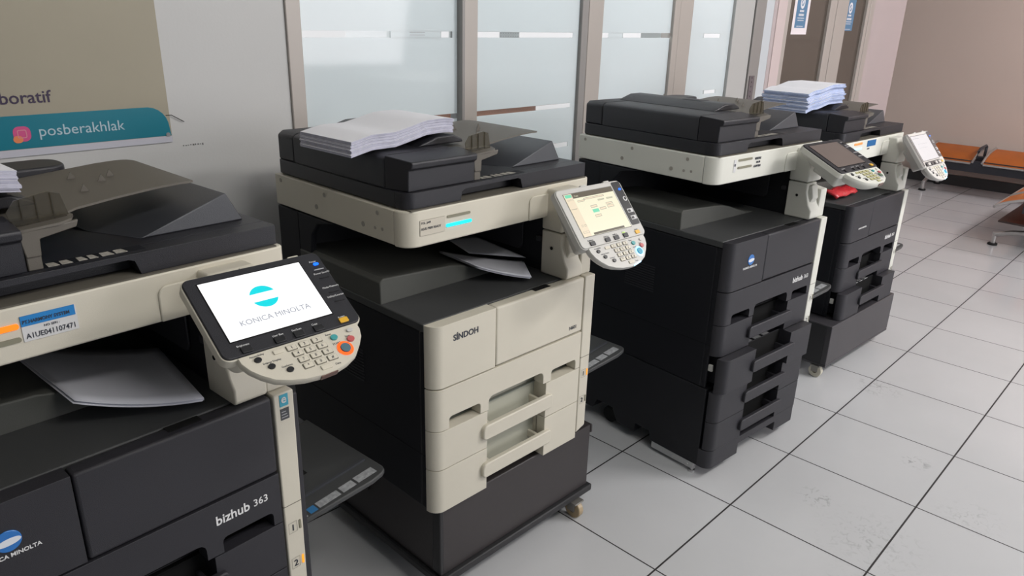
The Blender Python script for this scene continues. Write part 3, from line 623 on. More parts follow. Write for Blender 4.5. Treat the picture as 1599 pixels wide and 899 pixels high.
    tilted('instruction_label', IC, [(0.772, 0.068), (0.810, 0.068), (0.810, 0.092), (0.772, 0.092)], 0.0008)
    tilted('instruction_label', IC, [(0.817, 0.069), (0.872, 0.069), (0.872, 0.094), (0.817, 0.094)], 0.0008)
    bm = B(); prism(bm, [(0.06, -0.13), (0.40, -0.13), (0.40, -0.215), (0.06, -0.215)], 'x', 0.6395, 0.652); fin(bm, 'tray_hinge', CHAR, by, 0.002)
    # --- lower cabinet
    if base_ext:
        zf = -s    # floor in this frame
        bm = B(); prism(bm, [(0.030, zf + 0.04), (0.25, zf + 0.04), (0.255, zf + 0.078), (0.325, zf + 0.078), (0.33, zf + 0.038), (0.42, zf + 0.045), (0.445, zf + 0.095), (0.53, zf + 0.095), (0.555, zf + 0.05), (0.70, zf + 0.05), (0.70, H4 + 0.001), (0.030, H4 + 0.001)], 'x', 0.002, 0.616)
        cb = fin(bm, 'feed_cabinet', mat('cabinet_plastic', (0.0105, 0.011, 0.014), 0.5, 0.35, bump=0.4, mottle=0.2), None, 0.003)
        for (zt, zb_) in ((H4, -0.486), (-0.486, -0.600)):
            dd = drawer(t, front_m, zt, zb_, -0.019); dd.location.z = s
        bm = B(); xl, xr = 0.186, 0.440
        plate(bm, [(0, zf + .042), (xl, zf + .042), (xl, zf + .085), (xr, zf + .085), (xr, zf + .045), (W, zf + .045), (W, -0.602), (0, -0.602)], -0.017, 0.03, RX); fin(bm, 'bottom_cover', front_m, None, 0.002)
        bm = B(); box(bm, 0.03, 0.55, 0.03, 0.034, zf + .06, H4 - .002); fin(bm, 'cabinet_chassis', SEAM, None)
        bm = B(); box(bm, 0.004, 0.020, 0.045, 0.24, zf + 0.014, zf + 0.040)
        for y in (0.07, 0.10, 0.14, 0.19): cyl(bm, (0.001, y, zf + 0.027), 0.003, 0.004, 'x', 8)
        fin(bm, 'floor_bracket', METAL, None, 0.0015)
        bm = B(); cyl(bm, (0.012, 0.055, zf), 0.012, 0.008, 'z', 16); cyl(bm, (0.012, 0.055, zf + .006), 0.006, 0.012, 'z', 12); fin(bm, 'levelling_foot', METAL, None)
        for (x, y) in ((0.05, 0.487), (0.56, 0.487), (0.54, 0.09)):
            bm = B(); cyl(bm, (x - 0.012, y, zf + 0.034), 0.034, 0.024, 'x', 24); fin(bm, 'caster_wheel', RUBBER, None, 0.002)
            bm = B(); box(bm, x - .014, x + .014, y - .012, y + .012, zf + .06, zf + .10); fin(bm, 'caster_fork', SEAM, None)
    # --- badges on the front
    if front_text == 'sindoh':
        FT('SÍNDOH', 0.0225, DTXT, doorL, 0.064, -0.0006, 0.122, sx=1.0, bold=0.0005)
        FT('N601', 0.0150, DTXT, doorR, 0.512, -0.0006, 0.020, sx=1.0, bold=0.0002)
    else:
        ox, oz = {0: (0.112, 0.103), 2: (0.122, 0.098), 3: (0.130, 0.084)}[k]
        if k != 3:
            bm = B(); cyl(bm, (ox, -0.0020, oz), 0.0185, 0.003, 'y', 32); lg = fin(bm, 'maker_emblem', LOGOB, doorL, 0.001)
            bm = B(); n = 24; A2 = []
            for i in range(n + 1): u = -1 + 2 * i / n; A2.append((ox + 0.0175 * u, oz - 0.001 + 0.006 * math.sqrt(max(0, 1 - u * u)) + .001 * u))
            for i in range(n, -1, -1): u = -1 + 2 * i / n; A2.append((ox + 0.0175 * u, oz - 0.001 - 0.006 * math.sqrt(max(0, 1 - u * u)) - .0001 + .001 * u))
            prism(bm, A2, 'y', -0.0026, -0.0018); fin(bm, 'emblem_band', LOGOW, doorL)
        FT('KONICA MINOLTA', 0.0098, WTXT, doorL, ox, -0.0006, oz - 0.029, align='CENTER', bold=0.0002)
        FT('bizhub', 0.0285, WTXT, uc, 0.432, -0.0006, -0.052, bold=0.00045, sx=0.95)
        FT('363', 0.0220, WTXT, uc, 0.511, -0.0006, -0.0505, bold=0.0001)
    if k == 0:
        bm = B(); box(bm, 0.589, 0.608, -0.0004, 0.001, 0.142, 0.168); fin(bm, 'energy_sticker', mat('sticker_cyan', (0.05, 0.33, 0.45), 0.5), cl)
        FT('e', 0.026, STK, cl, 0.5915, -0.0009, 0.150, bold=0.0004)
        bm = B(); box(bm, 0.589, 0.608, -0.0004, 0.001, 0.112, 0.137); fin(bm, 'dark_sticker', mat('sticker_black', (0.05, 0.055, 0.06), 0.4), cl)
        for i in range(3): 
            bm = B(); box(bm, 0.591, 0.605 - i * .002, -0.0008, 0.0, 0.117 + i * .006, 0.1185 + i * .006); fin(bm, 'sticker_line', GTXT, cl)
    # --- control panel
    px_, py_, pz_, tilt, sv = PANELS[k]
    rot = Matrix.Rotation(math.radians(sv), 4, 'Z') @ Matrix.Rotation(math.radians(tilt), 4, 'X')
    pm = Matrix.Translation((px_, py_, pz_ + s)) @ rot
    shell = {'black': BEIGE if k == 0 else WHITE, 'light': LGREY if k else BEIGE}[bezel]
    bezm = LIDM if bezel == 'black' else LGREY
    bm = B()
    # shell: wedge shaped back, lofted outlines
    def loft(bm, loops):
        rings = [[bm.verts.new(p) for p in lp] for lp in loops]
        n = len(rings[0])
        for a, b in zip(rings, rings[1:]):
            for i in range(n): bm.faces.new((a[i], a[(i + 1) % n], b[(i + 1) % n], b[i]))
        bm.faces.new(rings[0][::-1]); bm.faces.new(rings[-1])
    def rr3(x0, x1, y0, y1, r, zf_): return [(p[0], p[1], zf_(p[0], p[1])) for p in rrect(x0, x1, y0, y1, r, 4)]
    x0, x1, y0, y1 = -0.1205, 0.1425, -0.097, 0.0815
    loft(bm, [rr3(x0, x1, y0, y1, .016, lambda x, y: -0.004), rr3(x0, x1, y0, y1, .016, lambda x, y: -0.022),
              rr3(x0 + .006, x1 - .006, y0 + .004, y1 - .004, .014, lambda x, y: -0.026),
              rr3(x0 + .03, x1 - .03, y0 + .012, y1 - .016, .014, lambda x, y: -0.038 - 0.030 * (0.08 - y) / 0.17)])
    cp = finish(bm, 'control_panel', shell, t, 0.0025, 2); cp.matrix_local = pm
    def pf(bm, nm, m_, bev=0.0): return finish(bm, nm, m_, cp, bev)
    bm = B(); prism(bm, rrect(-0.118, 0.140, -0.0946, 0.0793, 0.013), 'z', -0.006, 0.0); pf(bm, 'bezel', bezm, 0.0015)
    # arm joint behind the head
    bm = B(); box(bm, -0.040, 0.045, -0.03, 0.030, -0.085, -0.030); pf(bm, 'arm_joint', shell, 0.008)
    for hx in (-0.01, 0.085):
        bm = B(); box(bm, hx, hx + 0.022, 0.0805, 0.087, -0.016, -0.006); pf(bm, 'hinge_tab', shell, 0.002)
    # keypad lobe
    lobe = [(-0.098, -0.0960)] + [(-0.097, -0.108), (-0.090, -0.124), (-0.078, -0.139), (-0.060, -0.151), (-0.037, -0.161), (-0.010, -0.168), (0.020, -0.171), (0.045, -0.170), (0.070, -0.164), (0.092, -0.154), (0.110, -0.140), (0.123, -0.124), (0.129, -0.108), (0.129, -0.0960)]
    lobe = [(x + (0 if x < 0.1 else 0.0), y - (0.004 if y < -0.15 else 0)) for x, y in lobe]
    bm = B(); c0 = (0.015, -0.10)
    def sh(f, z): return [(c0[0] + (x - c0[0]) * f, c0[1] + (y - c0[1]) * f if y < -0.0965 else y, z) for x, y in lobe]
    loft(bm, [sh(0.985, -0.002), sh(1.0, -0.005), sh(1.0, -0.014), sh(0.93, -0.024), sh(0.75, -0.040), sh(0.55, -0.048)])
    pf(bm, 'keypad', shell, 0.0)
    # screen
    sm = {'on_white': SCRW, 'ui': SCRY2, 'off': SCRO, 'pale': SCRL}[screen]
    bm = B(); box(bm, -SW - .002, SW + .002, -SH - .002, SH + .002, -0.002, 0.0006); sr = pf(bm, 'screen_rim', SEAM if bezel == 'black' else mat('rim_grey', (0.2, 0.19, 0.18), 0.5))
    bm = B(); box(bm, -SW, SW, -SH, SH, 0.0004, 0.0012); pf(bm, 'screen', sm)
    if k == 3:
        bm = B(); prism(bm, rrect(-0.1165, -0.1045, -0.090, 0.0770, 0.005), 'z', 0, 0.0005); pf(bm, 'side_inlay', BTN)
        bm = B(); prism(bm, rrect(-0.100, 0.100, -0.0670, 0.0670, 0.002), 'z', 0, 0.0003); pf(bm, 'screen_surround', BTN)
        bm = B(); prism(bm, rrect(-0.094, 0.094, -0.0935, -0.0715, 0.004), 'z', 0, 0.0005); pf(bm, 'button_row_inlay', BTN)
        for xx in (-0.047, 0.037, 0.078):
            bm = B(); prism(bm, rrect(xx - 0.016, xx + 0.012, -0.0905, -0.0765, 0.004), 'z', 0.0004, 0.0022); pf(bm, 'row_cover', LGREY, 0.0006)
    def PT(st, size, m_, x, y, z=0.0004, **kw): return text(st, size, m_, cp, Matrix.Translation((x, y, z)), depth=0.0002, **kw)
    if screen == 'on_white':
        bm = B()
        for sgn in (1, -1):
            arc = [(-0.001 + 0.0245 * math.cos(math.radians(a)), 0.0085 + 0.0235 * math.sin(math.radians(a))) for a in (range(22, 159, 8) if sgn > 0 else range(202, 339, 8))]
            prism(bm, arc, 'z', 0.0012, 0.0016)
        pf(bm, 'screen_emblem', LOGOC)
        PT('KONICA MINOLTA', 0.0150, LOGOT, 0.0, -0.0400, 0.0014, align='CENTER', sx=1.02)
    if screen == 'ui':
        def R(x0, x1, y0, y1, m_, h=0.0016, nm='screen_field'): bm = B(); box(bm, x0, x1, y0, y1, 0.0012, h); pf(bm, nm, m_)
        R(-0.068, SW, 0.049, SH, SCRD, nm='screen_header'); R(-SW, -0.066, -SH, SH, SCRP, nm='screen_sidebar'); R(-0.093, -0.069, 0.053, 0.062, SCRT, .0018, 'screen_button')
        R(-0.055, 0.068, -0.0635, -0.057, SCRD, nm='screen_footer')
        for (a, b, c_, d_) in ((-0.056, -0.030, 0.036, 0.041), (-0.030, 0.050, 0.040, 0.045), (0.02, 0.045, 0.030, 0.034), (0.055, 0.080, 0.030, 0.034), (-0.018, 0.006, 0.013, 0.020), (0.012, 0.036, 0.002, 0.009), (-0.018, 0.006, -0.016, -0.009), (0.044, 0.070, 0.014, 0.020), (0.044, 0.070, 0.004, 0.012), (-0.093, -0.070, 0.018, 0.0195), (-0.09, -0.068, 0.044, 0.048), (-0.085, -0.078, -0.035, -0.029), (-0.074, -0.067, -0.035, -0.029), (-0.09, -0.068, -0.054, -0.048)):
            R(a, b, c_, d_, SCRP if d_ - c_ > .0045 else SCRY, 0.0015)
            bm = B(); ring(bm, a, b, c_, d_, 0.0009, 0.0016, 'z'); pf(bm, 'field_outline', mat('screen_grey', (.03, .03, .03), .4, emit=(0.20, 0.18, 0.13), estr=1.0))
        R(-0.018, 0.006, -0.002, 0.008, SCRT, 0.0018, 'screen_button')
        PT('Copy', 0.007, SCRY, -0.060, 0.053, 0.0016)
    if screen == 'pale':
        bm = B(); box(bm, -0.085, -0.01, 0.050, 0.052, 0.0012, 0.0014); box(bm, -0.06, 0.05, 0.02, 0.021, 0.0012, 0.0014); box(bm, -0.06, 0.03, 0.0, 0.001, 0.0012, 0.0014); pf(bm, 'screen_lines', mat('screen_mid', (.03, .03, .03), .4, emit=(.33, .34, .38), estr=1.0))
    lt = WTXT if bezel == 'black' else DTXT
    # right strip
    if bezel == 'light':
        bm = B(); prism(bm, rrect(0.1015, 0.1365, -0.062, 0.0755, 0.005), 'z', 0.0, 0.0006); pf(bm, 'button_strip', BTN)
    bm = B(); prism(bm, rrect(0.119, 0.130, 0.048, 0.054, 0.003), 'z', 0.0004, 0.0020); pf(bm, 'power_lamp', BLUEL if k in (0, 1, 3) else BTN)
    if k in (0, 2):
        PT('Power', 0.0052, lt, 0.1145, 0.0565); PT('Power Save/O', 0.0056, lt, 0.1085, 0.0270); PT('Mode Memory', 0.0056, lt, 0.1075, -0.0080); PT('Utility/Counter', 0.0056, lt, 0.1055, -0.0300)
        for (yy) in (0.037, 0.016, -0.020, -0.042):
            bm = B(); box(bm, 0.114, 0.134, yy, yy + .0018, 0.0, 0.0012); pf(bm, 'strip_button', BTN if yy != 0.037 else GTXT)
    else:
        bm = B(); ringc(bm, (0.127, 0.020), 0.0075, 0.0045, 0.0009); pf(bm, 'strip_ring', STK)
        for yy in (-0.018, -0.040):
            bm = B(); box(bm, 0.112, 0.134, yy - .006, yy + .006, 0.0006, 0.0014); pf(bm, 'strip_button', STK)
            bm = B(); box(bm, 0.114, 0.124, yy - .004, yy + .003, 0.0014, 0.0018); pf(bm, 'strip_icon', BTN)
    bm = B(); prism(bm, rrect(0.0985, 0.1160, -0.0895, -0.0790, 0.002), 'z', 0.0, 0.0028); pf(bm, 'access_button', YEL, 0.0006)
    PT('Access', 0.0050, lt, 0.100, -0.0775)
    # black row under the screen
    for i, x in enumerate((-0.077, -0.018, 0.018, 0.056)):
        bm = B(); prism(bm, rrect(x - 0.0095, x + 0.0095, -0.0915, -0.0790, 0.002), 'z', 0.0, 0.0030); pf(bm, 'function_button', BTN, 0.0008)
        PT(('Brightness', 'User Box', 'Fax/Scan', 'Copy')[i], 0.0052, lt, x - (0.013 if i == 0 else 0.009), -0.0770)
    if k == 1:
        bm = B(); box(bm, 0.049, 0.060, -0.0775, -0.0745, 0.0, 0.0006); pf(bm, 'copy_lamp', mat('lamp_green', (.4, .6, .1), .4, emit=(.5, .8, .1), estr=.6))
    # keypad keys
    zk = -0.0022
    def keyp(nm, outline, m_, h=0.0035, bev=0.0006): bm = B(); prism(bm, outline, 'z', zk - .001, zk + h); pf(bm, nm, m_, bev)
    def circ(x, y, r, ry=None, n=20): ry = ry or r; return [(x + r * math.cos(2 * math.pi * i / n), y + ry * math.sin(2 * math.pi * i / n)) for i in range(n)]
    for (x, y, tx) in ((-0.069, -0.110, 'Accessibility'), (-0.054, -0.129, 'Enlarge Display'), (-0.029, -0.145, 'Guidance')):
        keyp('round_button', circ(x, y, 0.0062, 0.0052), BTN, 0.003); PT(tx, 0.0052, DTXT, x - 0.011, y + 0.0075, zk + .0003)
    rows = ((-0.106, ((-0.007, '1'), (0.017, '2'), (0.041, '3'))), (-0.120, ((-0.002, '4'), (0.021, '5'), (0.044, '6'))), (-0.134, ((0.001, '7'), (0.024, '8'), (0.047, '9'))), (-0.148, ((0.003, '*'), (0.026, '0'), (0.049, '#'))))
    kn = KEYM if k != 2 else mat('key_gold', (0.42, 0.40, 0.20), 0.4)
    for y, rw in rows:
        for x, ch in rw:
            keyp('number_key', rrect(x - 0.0085, x + 0.0085, y - 0.0046, y + 0.0046, 0.0015), kn, 0.0026, 0.0006)
            if k < 2: PT(ch, 0.0075, DTXT, x, y - .0026, zk + .0028, align='CENTER')
    for y, rw in rows:   # thin dark gap under each key reads as its outline
        for x, ch in rw: keyp('key_surround', rrect(x - 0.0098, x + 0.0098, y - 0.0058, y + 0.0058, 0.002), GROOVE, 0.0004, 0)
    keyp('id_key', rrect(-0.040, -0.022, -0.110, -0.102, 0.0015), kn, 0.0025); keyp('clear_key', rrect(0.020, 0.040, -0.1665, -0.1575, 0.0015), kn, 0.0025)
    PT('Data', 0.0055, DTXT, 0.047, -0.1640, zk + .0003); PT('Reset', 0.0052, DTXT, 0.060, -0.104, zk + .0003); PT('START', 0.0055, DTXT, 0.063, -0.126, zk + .0003); PT('Stop', 0.0055, DTXT, 0.092, -0.118, zk + .0003)
    bm = B(); ringc(bm, (0.080, -0.139), 0.0150, 0.0096, zk + .0012); pf(bm, 'start_ring', REDL if k == 0 else mat('start_glow', (.3, .6, .9), .3, emit=(0.25, 0.65, 1.0), estr=1.6) if k in (1, 3) else GTXT)
    keyp('start_button', circ(0.080, -0.139, 0.0094), {0: mat('start_grey', (.08, .16, .2), .4), 1: mat('start_blue', (.02, .30, .45), .4), 2: mat('start_dark', (.10, .16, .10), .4), 3: mat('start_blue', (.02, .30, .45), .4)}[k], 0.0045)
    keyp('reset_button', circ(0.072, -0.112, 0.0068, 0.0058), TEALB); keyp('stop_button', circ(0.099, -0.1245, 0.0072, 0.0062), REDB); keyp('oval_button', circ(0.107, -0.107, 0.0065, 0.004), LGREY)
    if k in (1, 3):
        bm = B(); prism(bm, [(0.035, -0.1745), (0.066, -0.1690), (0.066, -0.1660), (0.035, -0.1715)], 'z', -0.0065, -0.0010); pf(bm, 'data_lamp', mat('data_glow', (.4, .7, 1), .3, emit=(0.30, 0.70, 1.0), estr=3.0))
    else:
        bm = B(); prism(bm, [(0.014, -0.1765), (0.046, -0.1755), (0.046, -0.1690), (0.014, -0.1700)], 'z', -0.0135, -0.0035); pf(bm, 'data_window', mat('window_brown', (0.14, 0.075, 0.06), 0.35))
    return t

def ring(bm, x0, x1, z0, z1, w_, y, ax='y'):
    o = [(x0, z0), (x1, z0), (x1, z1), (x0, z1)]; i_ = [(x0 + w_, z0 + w_), (x1 - w_, z0 + w_), (x1 - w_, z1 - w_), (x0 + w_, z1 - w_)]
    P = (lambda p: (p[0], y, p[1])) if ax == 'y' else (lambda p: (p[0], p[1], y))
    A = [bm.verts.new(P(p)) for p in o]; C_ = [bm.verts.new(P(p)) for p in i_]
    for i in range(4): bm.faces.new((A[i], A[(i + 1) % 4], C_[(i + 1) % 4], C_[i]))
def ringc(bm, c, r1, r2, z, n=28):
    A = [bm.verts.new((c[0] + r1 * math.cos(2 * math.pi * i / n), c[1] + r1 * math.sin(2 * math.pi * i / n), z)) for i in range(n)]
    C_ = [bm.verts.new((c[0] + r2 * math.cos(2 * math.pi * i / n), c[1] + r2 * math.sin(2 * math.pi * i / n), z + .0006)) for i in range(n)]
    for i in range(n): bm.faces.new((A[i], A[(i + 1) % n], C_[(i + 1) % n], C_[i]))

CP = {0: (-0.3784, -0.5258, 2.9831, 0.6776), 1: (0.6333, -0.4591, -0.2656, 0.6811), 2: (1.7346, -0.6428, -5.0044, 0.7151), 3: (2.9385, -0.5899, -2.958, 0.6358)}
c0 = make_copier(0, *CP[0], 0.0, BLACK, CHAR, BEIGE, 'nearest photocopier, black with a beige scanner frame and a white lit screen', 'black', 'on_white', True, 'bizhub')
c1 = make_copier(1, *CP[1], CP[1][3] + H4, BLACK, BEIGE, BEIGE, 'photocopier with beige drawer fronts standing on the brown wheeled plinth', 'light', 'ui', False, 'sindoh')
c2 = make_copier(2, *CP[2], 0.0, BLACK, CHAR, WHITE, 'tall black photocopier with four drawers and a switched off screen', 'black', 'off', True, 'bizhub', 0.034)
c3 = make_copier(3, *CP[3], CP[3][3] + H4, BLACK, CHAR, WHITE, 'farthest photocopier, black on a grey wheeled plinth, carrying the thickest paper pile', 'light', 'pale', False, 'bizhub', 0.031)

def on_copier(k, p):
    X, Y, A, Z = CP[k]; a = math.radians(A); c, s_ = math.cos(a), math.sin(a)
    return Vector((X + p[0] * c - p[1] * s_, Y + p[0] * s_ + p[1] * c, Z + p[2]))

# ------------------------------------------------------------------ wheeled plinths
def plinth(k, xl, xr, yf, yb, zt, zb, m, wheel_m, label, lips):
    X, Y, A, Z = CP[k]
    t = empty('wheeled_plinth', (X, Y, 0), A, label, 'plinth')
    simple('plinth_body', m, t, (xl, xr, yf, yb, zb + 0.002 if lips else zb + 0.012, zt), bevel=0.003)
    if lips:
        simple('base_board', BOXT, t, (xl - 0.012, xr + 0.012, yf - 0.014, yb + 0.01, zb - 0.022, zb + 0.0019), bevel=0.004)
        simple('top_trim', m, t, (xr + 0.0003, xr + 0.010, yf - 0.002, yb, zt - 0.030, zt - 0.0005), bevel=0.003)
        simple('corner_strip', BOXT, t, (xl - 0.004, xl + 0.010, yf - 0.004, yf + 0.03, zb + 0.0125, zt - 0.004), bevel=0.003)
        simple('side_latch', BOXT, t, (xl - 0.008, xl - 0.0002, yf + 0.33, yf + 0.36, zb + .12, zb + .16), bevel=0.003)
    else:
        simple('base_board', m, t, (xl, xr, yf, yb, zb, zb + 0.0119), bevel=0.002)
        simple('side_board', BOXT, t, (xl - 0.003, xl - 0.0002, yf + 0.025, yb, zb + .0125, zt - 0.004), bevel=0.001)
    r = (zb - (0.022 if lips else 0)) * 0.5 - 0.003
    for (x, y) in (((xl + 0.035, yf + 0.045), (xr - 0.072, yf - 0.010)) if lips else ((xl + 0.012, yf + 0.045), (xr - 0.045, yf + 0.16))) + ( (xl + 0.05, yb - 0.06), (xr - 0.05, yb - 0.06)):
        top = zb - 0.0222 if lips else zb - .0002
        cx = x; 
        bm = B(); box(bm, x - 0.022, x + 0.022, y - 0.022, y + 0.022, top - 0.006, top); box(bm, x - .018, x - .0135, y - .014, y + .016, r, top - .003); box(bm, x + .0135, x + .018, y - .014, y + .016, r, top - .003)
        c = finish(bm, 'caster_fork', mat('fork_metal', (0.25, 0.24, 0.22), 0.4, metal=0.7), t, 0.001)
        bm = B(); cyl(bm, (x - 0.011, y, r + 0.003), r + 0.003, 0.022, 'x', 28); finish(bm, 'caster_wheel', wheel_m, c, 0.003)
        bm = B(); cyl(bm, (x - 0.0125, y, r + 0.003), r * 0.4, 0.025, 'x', 16); finish(bm, 'wheel_hub', WHEELG, c)
    return t
plinth(1, 0.030, 0.672, 0.017, 0.62, CP[1][3] + H4 - 0.0003, 0.086, BOXM, WHEELM, 'dark brown wheeled plinth under the copier with beige drawer fronts', True)
plinth(3, -0.085, 0.620, -0.036, 0.60, CP[3][3] + H4 - 0.0003, 0.062, BOXG, WHEELW, 'grey wheeled plinth under the farthest copier', False)

# ------------------------------------------------------------------ paper piles
def pile(k, x0, x1, y0, y1, zfun, thick, n, rot, label, jit=0.004, seed=1):
    random.seed(seed)
    X, Y, A, Z = CP[k]
    cx, cy = (x0 + x1) / 2, (y0 + y1) / 2
    bm = B(); th = thick / n; NX, NY = 22, 10
    dx0 = dy0 = 0
    for i in range(n):
        dx0 = 0.6 * dx0 + random.uniform(-jit, jit); dy0 = 0.6 * dy0 + random.uniform(-jit, jit)
        top, bot = [], []
        for a in range(NX + 1):
            ra, rb = [], []
            for b in range(NY + 1):
                x = x0 + (x1 - x0) * a / NX + dx0; y = y0 + (y1 - y0) * b / NY + dy0
                z = zfun(x, y) + i * th
                r = math.radians(rot); xr_ = cx + (x - cx) * math.cos(r) - (y - cy) * math.sin(r); yr_ = cy + (x - cx) * math.sin(r) + (y - cy) * math.cos(r)
                p = on_copier(k, (xr_, yr_, z))
                rb.append(bm.verts.new(p)); ra.append(bm.verts.new(p + Vector((0, 0, th * 0.90))))
            top.append(ra); bot.append(rb)
        for a in range(NX):
            for b in range(NY):
                if i == n - 1 or True: bm.faces.new((top[a][b], top[a + 1][b], top[a + 1][b + 1], top[a][b + 1]))
                bm.faces.new((bot[a][b + 1], bot[a + 1][b + 1], bot[a + 1][b], bot[a][b]))
        for a in range(NX): bm.faces.new((bot[a][0], bot[a + 1][0], top[a + 1][0], top[a][0])); bm.faces.new((top[a][NY], top[a + 1][NY], bot[a + 1][NY], bot[a][NY]))
        for b in range(NY): bm.faces.new((top[0][b], top[0][b + 1], bot[0][b + 1], bot[0][b])); bm.faces.new((bot[NX][b], bot[NX][b + 1], top[NX][b + 1], top[NX][b]))
    o = finish(bm, 'paper_pile', PAPER, None)
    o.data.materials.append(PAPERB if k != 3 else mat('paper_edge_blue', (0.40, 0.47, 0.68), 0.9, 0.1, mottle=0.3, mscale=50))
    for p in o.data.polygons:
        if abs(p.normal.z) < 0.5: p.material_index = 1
    tag(o, label, 'paper pile')
    return o
def z1(x, y):
    # rests on the feeder body, humps over the roller cover, droops at both overhanging ends
    z = 0.5650
    if x < 0.01: z -= 0.20 * (0.01 - x)
    u = (x - 0.235) / 0.085; z += 0.004 * math.exp(-u * u)
    if x > 0.25: z -= 0.10 * (x - 0.25) 
    z += 0.018 * max(0, min(1, (x - 0.08) / 0.1)) * (1 if x < .25 else 1)
    return z
pile(1, -0.052, 0.275, 0.240, 0.460, z1, 0.037, 16, 1.5, 'pile of blank sheets sagging over the feeder of the beige fronted copier', 0.0022, 4)
pile(0, -0.04, 0.283, 0.212, 0.432, lambda x, y: z1(x, y) + (0.004 if x > .2 else 0.004 * max(0, x / .2)), 0.036, 16, 0, 'pile of blank sheets curling over the feeder of the nearest copier', 0.0022, 8)
def z3(x, y): return 0.5650 + 0.0 * x + (-0.5 * max(0, 0.02 - x) ** 1.3) + 0.018 * max(0, min(1, (x - 0.06) / 0.1))
pile(3, -0.04, 0.290, 0.262, 0.485, z3, 0.087, 26, -2, 'thick bluish pile of paper on top of the farthest copier', 0.005, 5)

def sheets(k, quad, label, n=4, bow=0.01, seed=0):
    """a few loose sheets given by four corner points on the copier, bowed"""
    random.seed(seed); bm = B(); NX, NY = 12, 8
    q = [Vector(p) for p in quad]
    for i in range(n):
        j = [random.uniform(-.003, .003) for _ in range(2)]
        g = []
        for a in range(NX + 1):
            r = []
            for b in range(NY + 1):
                u, v = a / NX, b / NY
                p = (q[0] * (1 - u) + q[1] * u) * (1 - v) + (q[3] * (1 - u) + q[2] * u) * v
                z = p.z - bow * 4 * u * (1 - u) + i * 0.0018
                r.append(bm.verts.new(on_copier(k, (p.x + j[0], p.y + j[1], z))))
            g.append(r)
        for a in range(NX):
            for b in range(NY): bm.faces.new((g[a][b], g[a + 1][b], g[a + 1][b + 1], g[a][b + 1]))
    o = finish(bm, 'paper_sheets', mat('printed_paper', (0.56, 0.57, 0.63), 0.8, 0.2)); so = o.modifiers.new('thick', 'SOLIDIFY'); so.thickness = 0.0012  # white sheets, with the slot's shade put into a greyer paper colour
    return tag(o, label, 'paper')
sheets(0, [(0.275, 0.135, 0.226), (0.465, 0.055, 0.186), (0.505, 0.33, 0.188), (0.262, 0.47, 0.232)], 'printed sheets lying in the output slot of the nearest copier', 4, 0.010, 2)
sheets(1, [(0.292, 0.155, 0.222), (0.415, 0.070, 0.186), (0.505, 0.185, 0.184), (0.325, 0.36, 0.212)], 'curled sheets lying in the output slot of the beige fronted copier', 4, 0.004, 3)
sheets(1, [(0.39, 0.30, 0.210), (0.500, 0.17, 0.205), (0.502, 0.40, 0.222), (0.41, 0.42, 0.222)], 'single sheet behind the curled sheets in the output slot of the beige fronted copier', 1, 0.0, 5)
# red wrapper on the farthest copier
bm = B(); random.seed(9)
NX, NY = 9, 5; gr = []
for a in range(NX + 1):
    r = []
    for b in range(NY + 1):
        u, v = a / NX, b / NY
        r.append(bm.verts.new(on_copier(3, (0.05 + 0.21 * u, 0.105 + 0.09 * v, 0.186 + 0.022 * math.sin(v * math.pi) + random.uniform(-.004, .006)))))
    gr.append(r)
for a in range(NX):
    for b in range(NY): bm.faces.new((gr[a][b], gr[a + 1][b], gr[a + 1][b + 1], gr[a][b + 1]))
o = finish(bm, 'paper_wrapper', REDP); so = o.modifiers.new('thick', 'SOLIDIFY'); so.thickness = 0.012; so.offset = 0
tag(o, 'shiny red ream wrapper in the output slot of the farthest copier', 'wrapper')

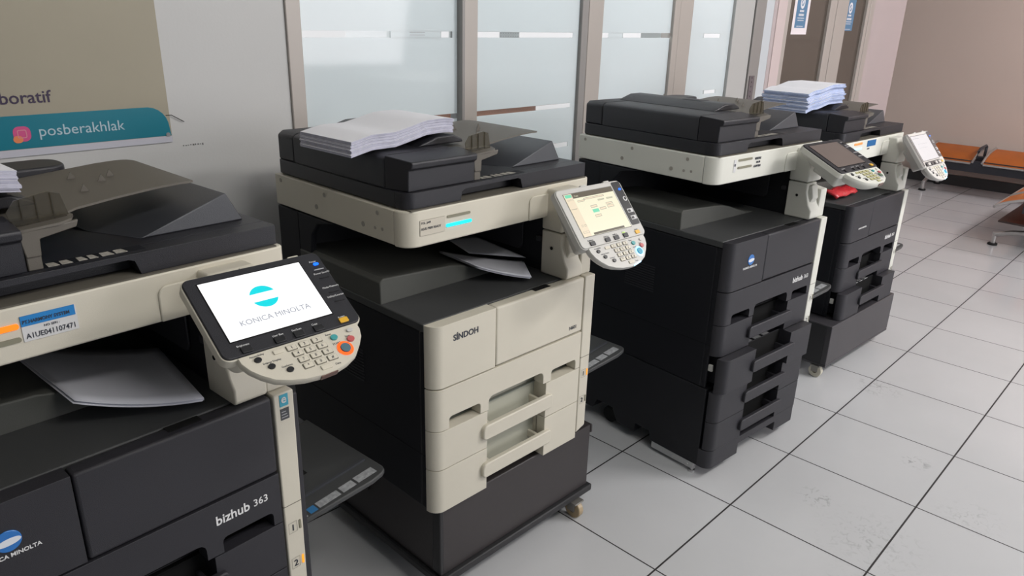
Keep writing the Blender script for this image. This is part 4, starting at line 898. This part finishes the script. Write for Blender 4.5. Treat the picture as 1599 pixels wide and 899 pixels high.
# ------------------------------------------------------------------ waiting benches
def seat_mesh(w_, d, curve):
    bm = B(); n = 12; rows_ = []
    for i in range(n + 1):
        u = i / n; x = -d * u; z = curve(u)
        rows_.append([bm.verts.new((x, y, z)) for y in (0, w_)])
    for i in range(n): bm.faces.new((rows_[i][0], rows_[i][1], rows_[i + 1][1], rows_[i + 1][0]))
    bmesh.ops.solidify(bm, geom=bm.faces[:], thickness=0.018)
    return bm
STEEL = mat('bench_steel', (0.50, 0.48, 0.47), 0.3, 0.5, 0.8)
DARKS = mat('bench_dark', (0.022, 0.024, 0.032), 0.45)
def bench(loc, rz, seats, w_, d, h, label, legs, fx0=None, fx1=0.04):
    t = empty('waiting_bench', loc, rz, label, 'bench')
    fx0 = -d * 1.05 if fx0 is None else fx0; mx = (fx0 + fx1) / 2
    crv = lambda u: h + 0.012 - 0.075 * u ** 3 * (1 if True else 0) - 0.03 * u
    for (y) in seats:
        o = finish(seat_mesh(w_, d, crv), 'seat', ORANGE, t); o.location = (0, y, 0)
        for yy in (-0.022, w_ + 0.002):
            bm = B(); tube(bm, [(-d * i / 10 + .01, yy + .010, crv(i / 10) + .006) for i in range(11)], 0.011, 10); e = finish(bm, 'seat_edge', STEEL, o)
        bm = B(); tube(bm, [(-d, 0, crv(1) - .006), (-d, w_, crv(1) - .006)], 0.010, 10); finish(bm, 'seat_edge', STEEL, o)
    y0, y1 = min(seats), max(seats) + w_
    bm = B(); box(bm, -d * 0.60, -d * 0.42, y0 - .03, y1 + .03, h - 0.115, h - 0.05); finish(bm, 'beam', DARKS, t, 0.004)
    for y in legs:
        bm = B(); tube(bm, [(fx0, y, 0.085), (fx0 + .03, y, 0.092), (fx0 * .6 + mx * .4, y, 0.118), (mx, y, 0.145), (fx1 * .6 + mx * .4, y, 0.118), (fx1 - .03, y, 0.092), (fx1, y, 0.085)], 0.018, 12)
        tube(bm, [(mx, y, 0.14), (-d * 0.51, y, h - 0.10)], 0.022, 12)
        tube(bm, [(fx0, y, 0.10), (fx0, y, 0.016)], 0.016, 12); tube(bm, [(fx1, y, 0.10), (fx1, y, 0.016)], 0.016, 12)
        l = finish(bm, 'leg', STEEL, t)
        bm = B(); cyl(bm, (fx0, y, 0), 0.034, 0.016, 'z', 20); cyl(bm, (fx1, y, 0), 0.034, 0.016, 'z', 20); finish(bm, 'foot', RUBBER, l, 0.003)
    return t
fb = bench((8.36, 0, 0), 0, [-1.46, -0.97, -0.46, 0.08], 0.43, 0.44, 0.425, 'orange seated metal bench against the far wall', [-1.3, 0.45])
simple('under_panel', DARKS, fb, (-0.42, -0.40, -1.48, 0.52, 0.24, 0.352)); simple('lower_rail', mat('rail_tan', (0.30, 0.24, 0.21), 0.45), fb, (-0.215, -0.185, -1.48, 0.52, 0.165, 0.225), bevel=0.004)  # dark sheet below the seats stands in for the deep shade there
for y in (0.030, -0.50):
    bm = B(); tube(bm, [(-0.10, y + .015, 0.36), (-0.09, y + .015, 0.46), (-0.13, y + .015, 0.475), (-0.33, y + .015, 0.465), (-0.38, y + .015, 0.44), (-0.40, y + .015, 0.38)], 0.013, 10); finish(bm, 'armrest', DARKS, fb)
nb = bench((5.97, -1.02, 0), -90, [0.0, 0.52, 1.04], 0.47, 0.46, 0.425, 'orange seated metal bench at the right edge with a brown shelf below', [0.17, 1.3], -0.44, 0.10)
bm = B(); prism(bm, [(-0.43, 0.10), (-0.05, 0.06), (-0.05, 1.5), (-0.43, 1.5)], 'z', 0.195, 0.210); finish(bm, 'brown_shelf', BROWN, nb, 0.003)
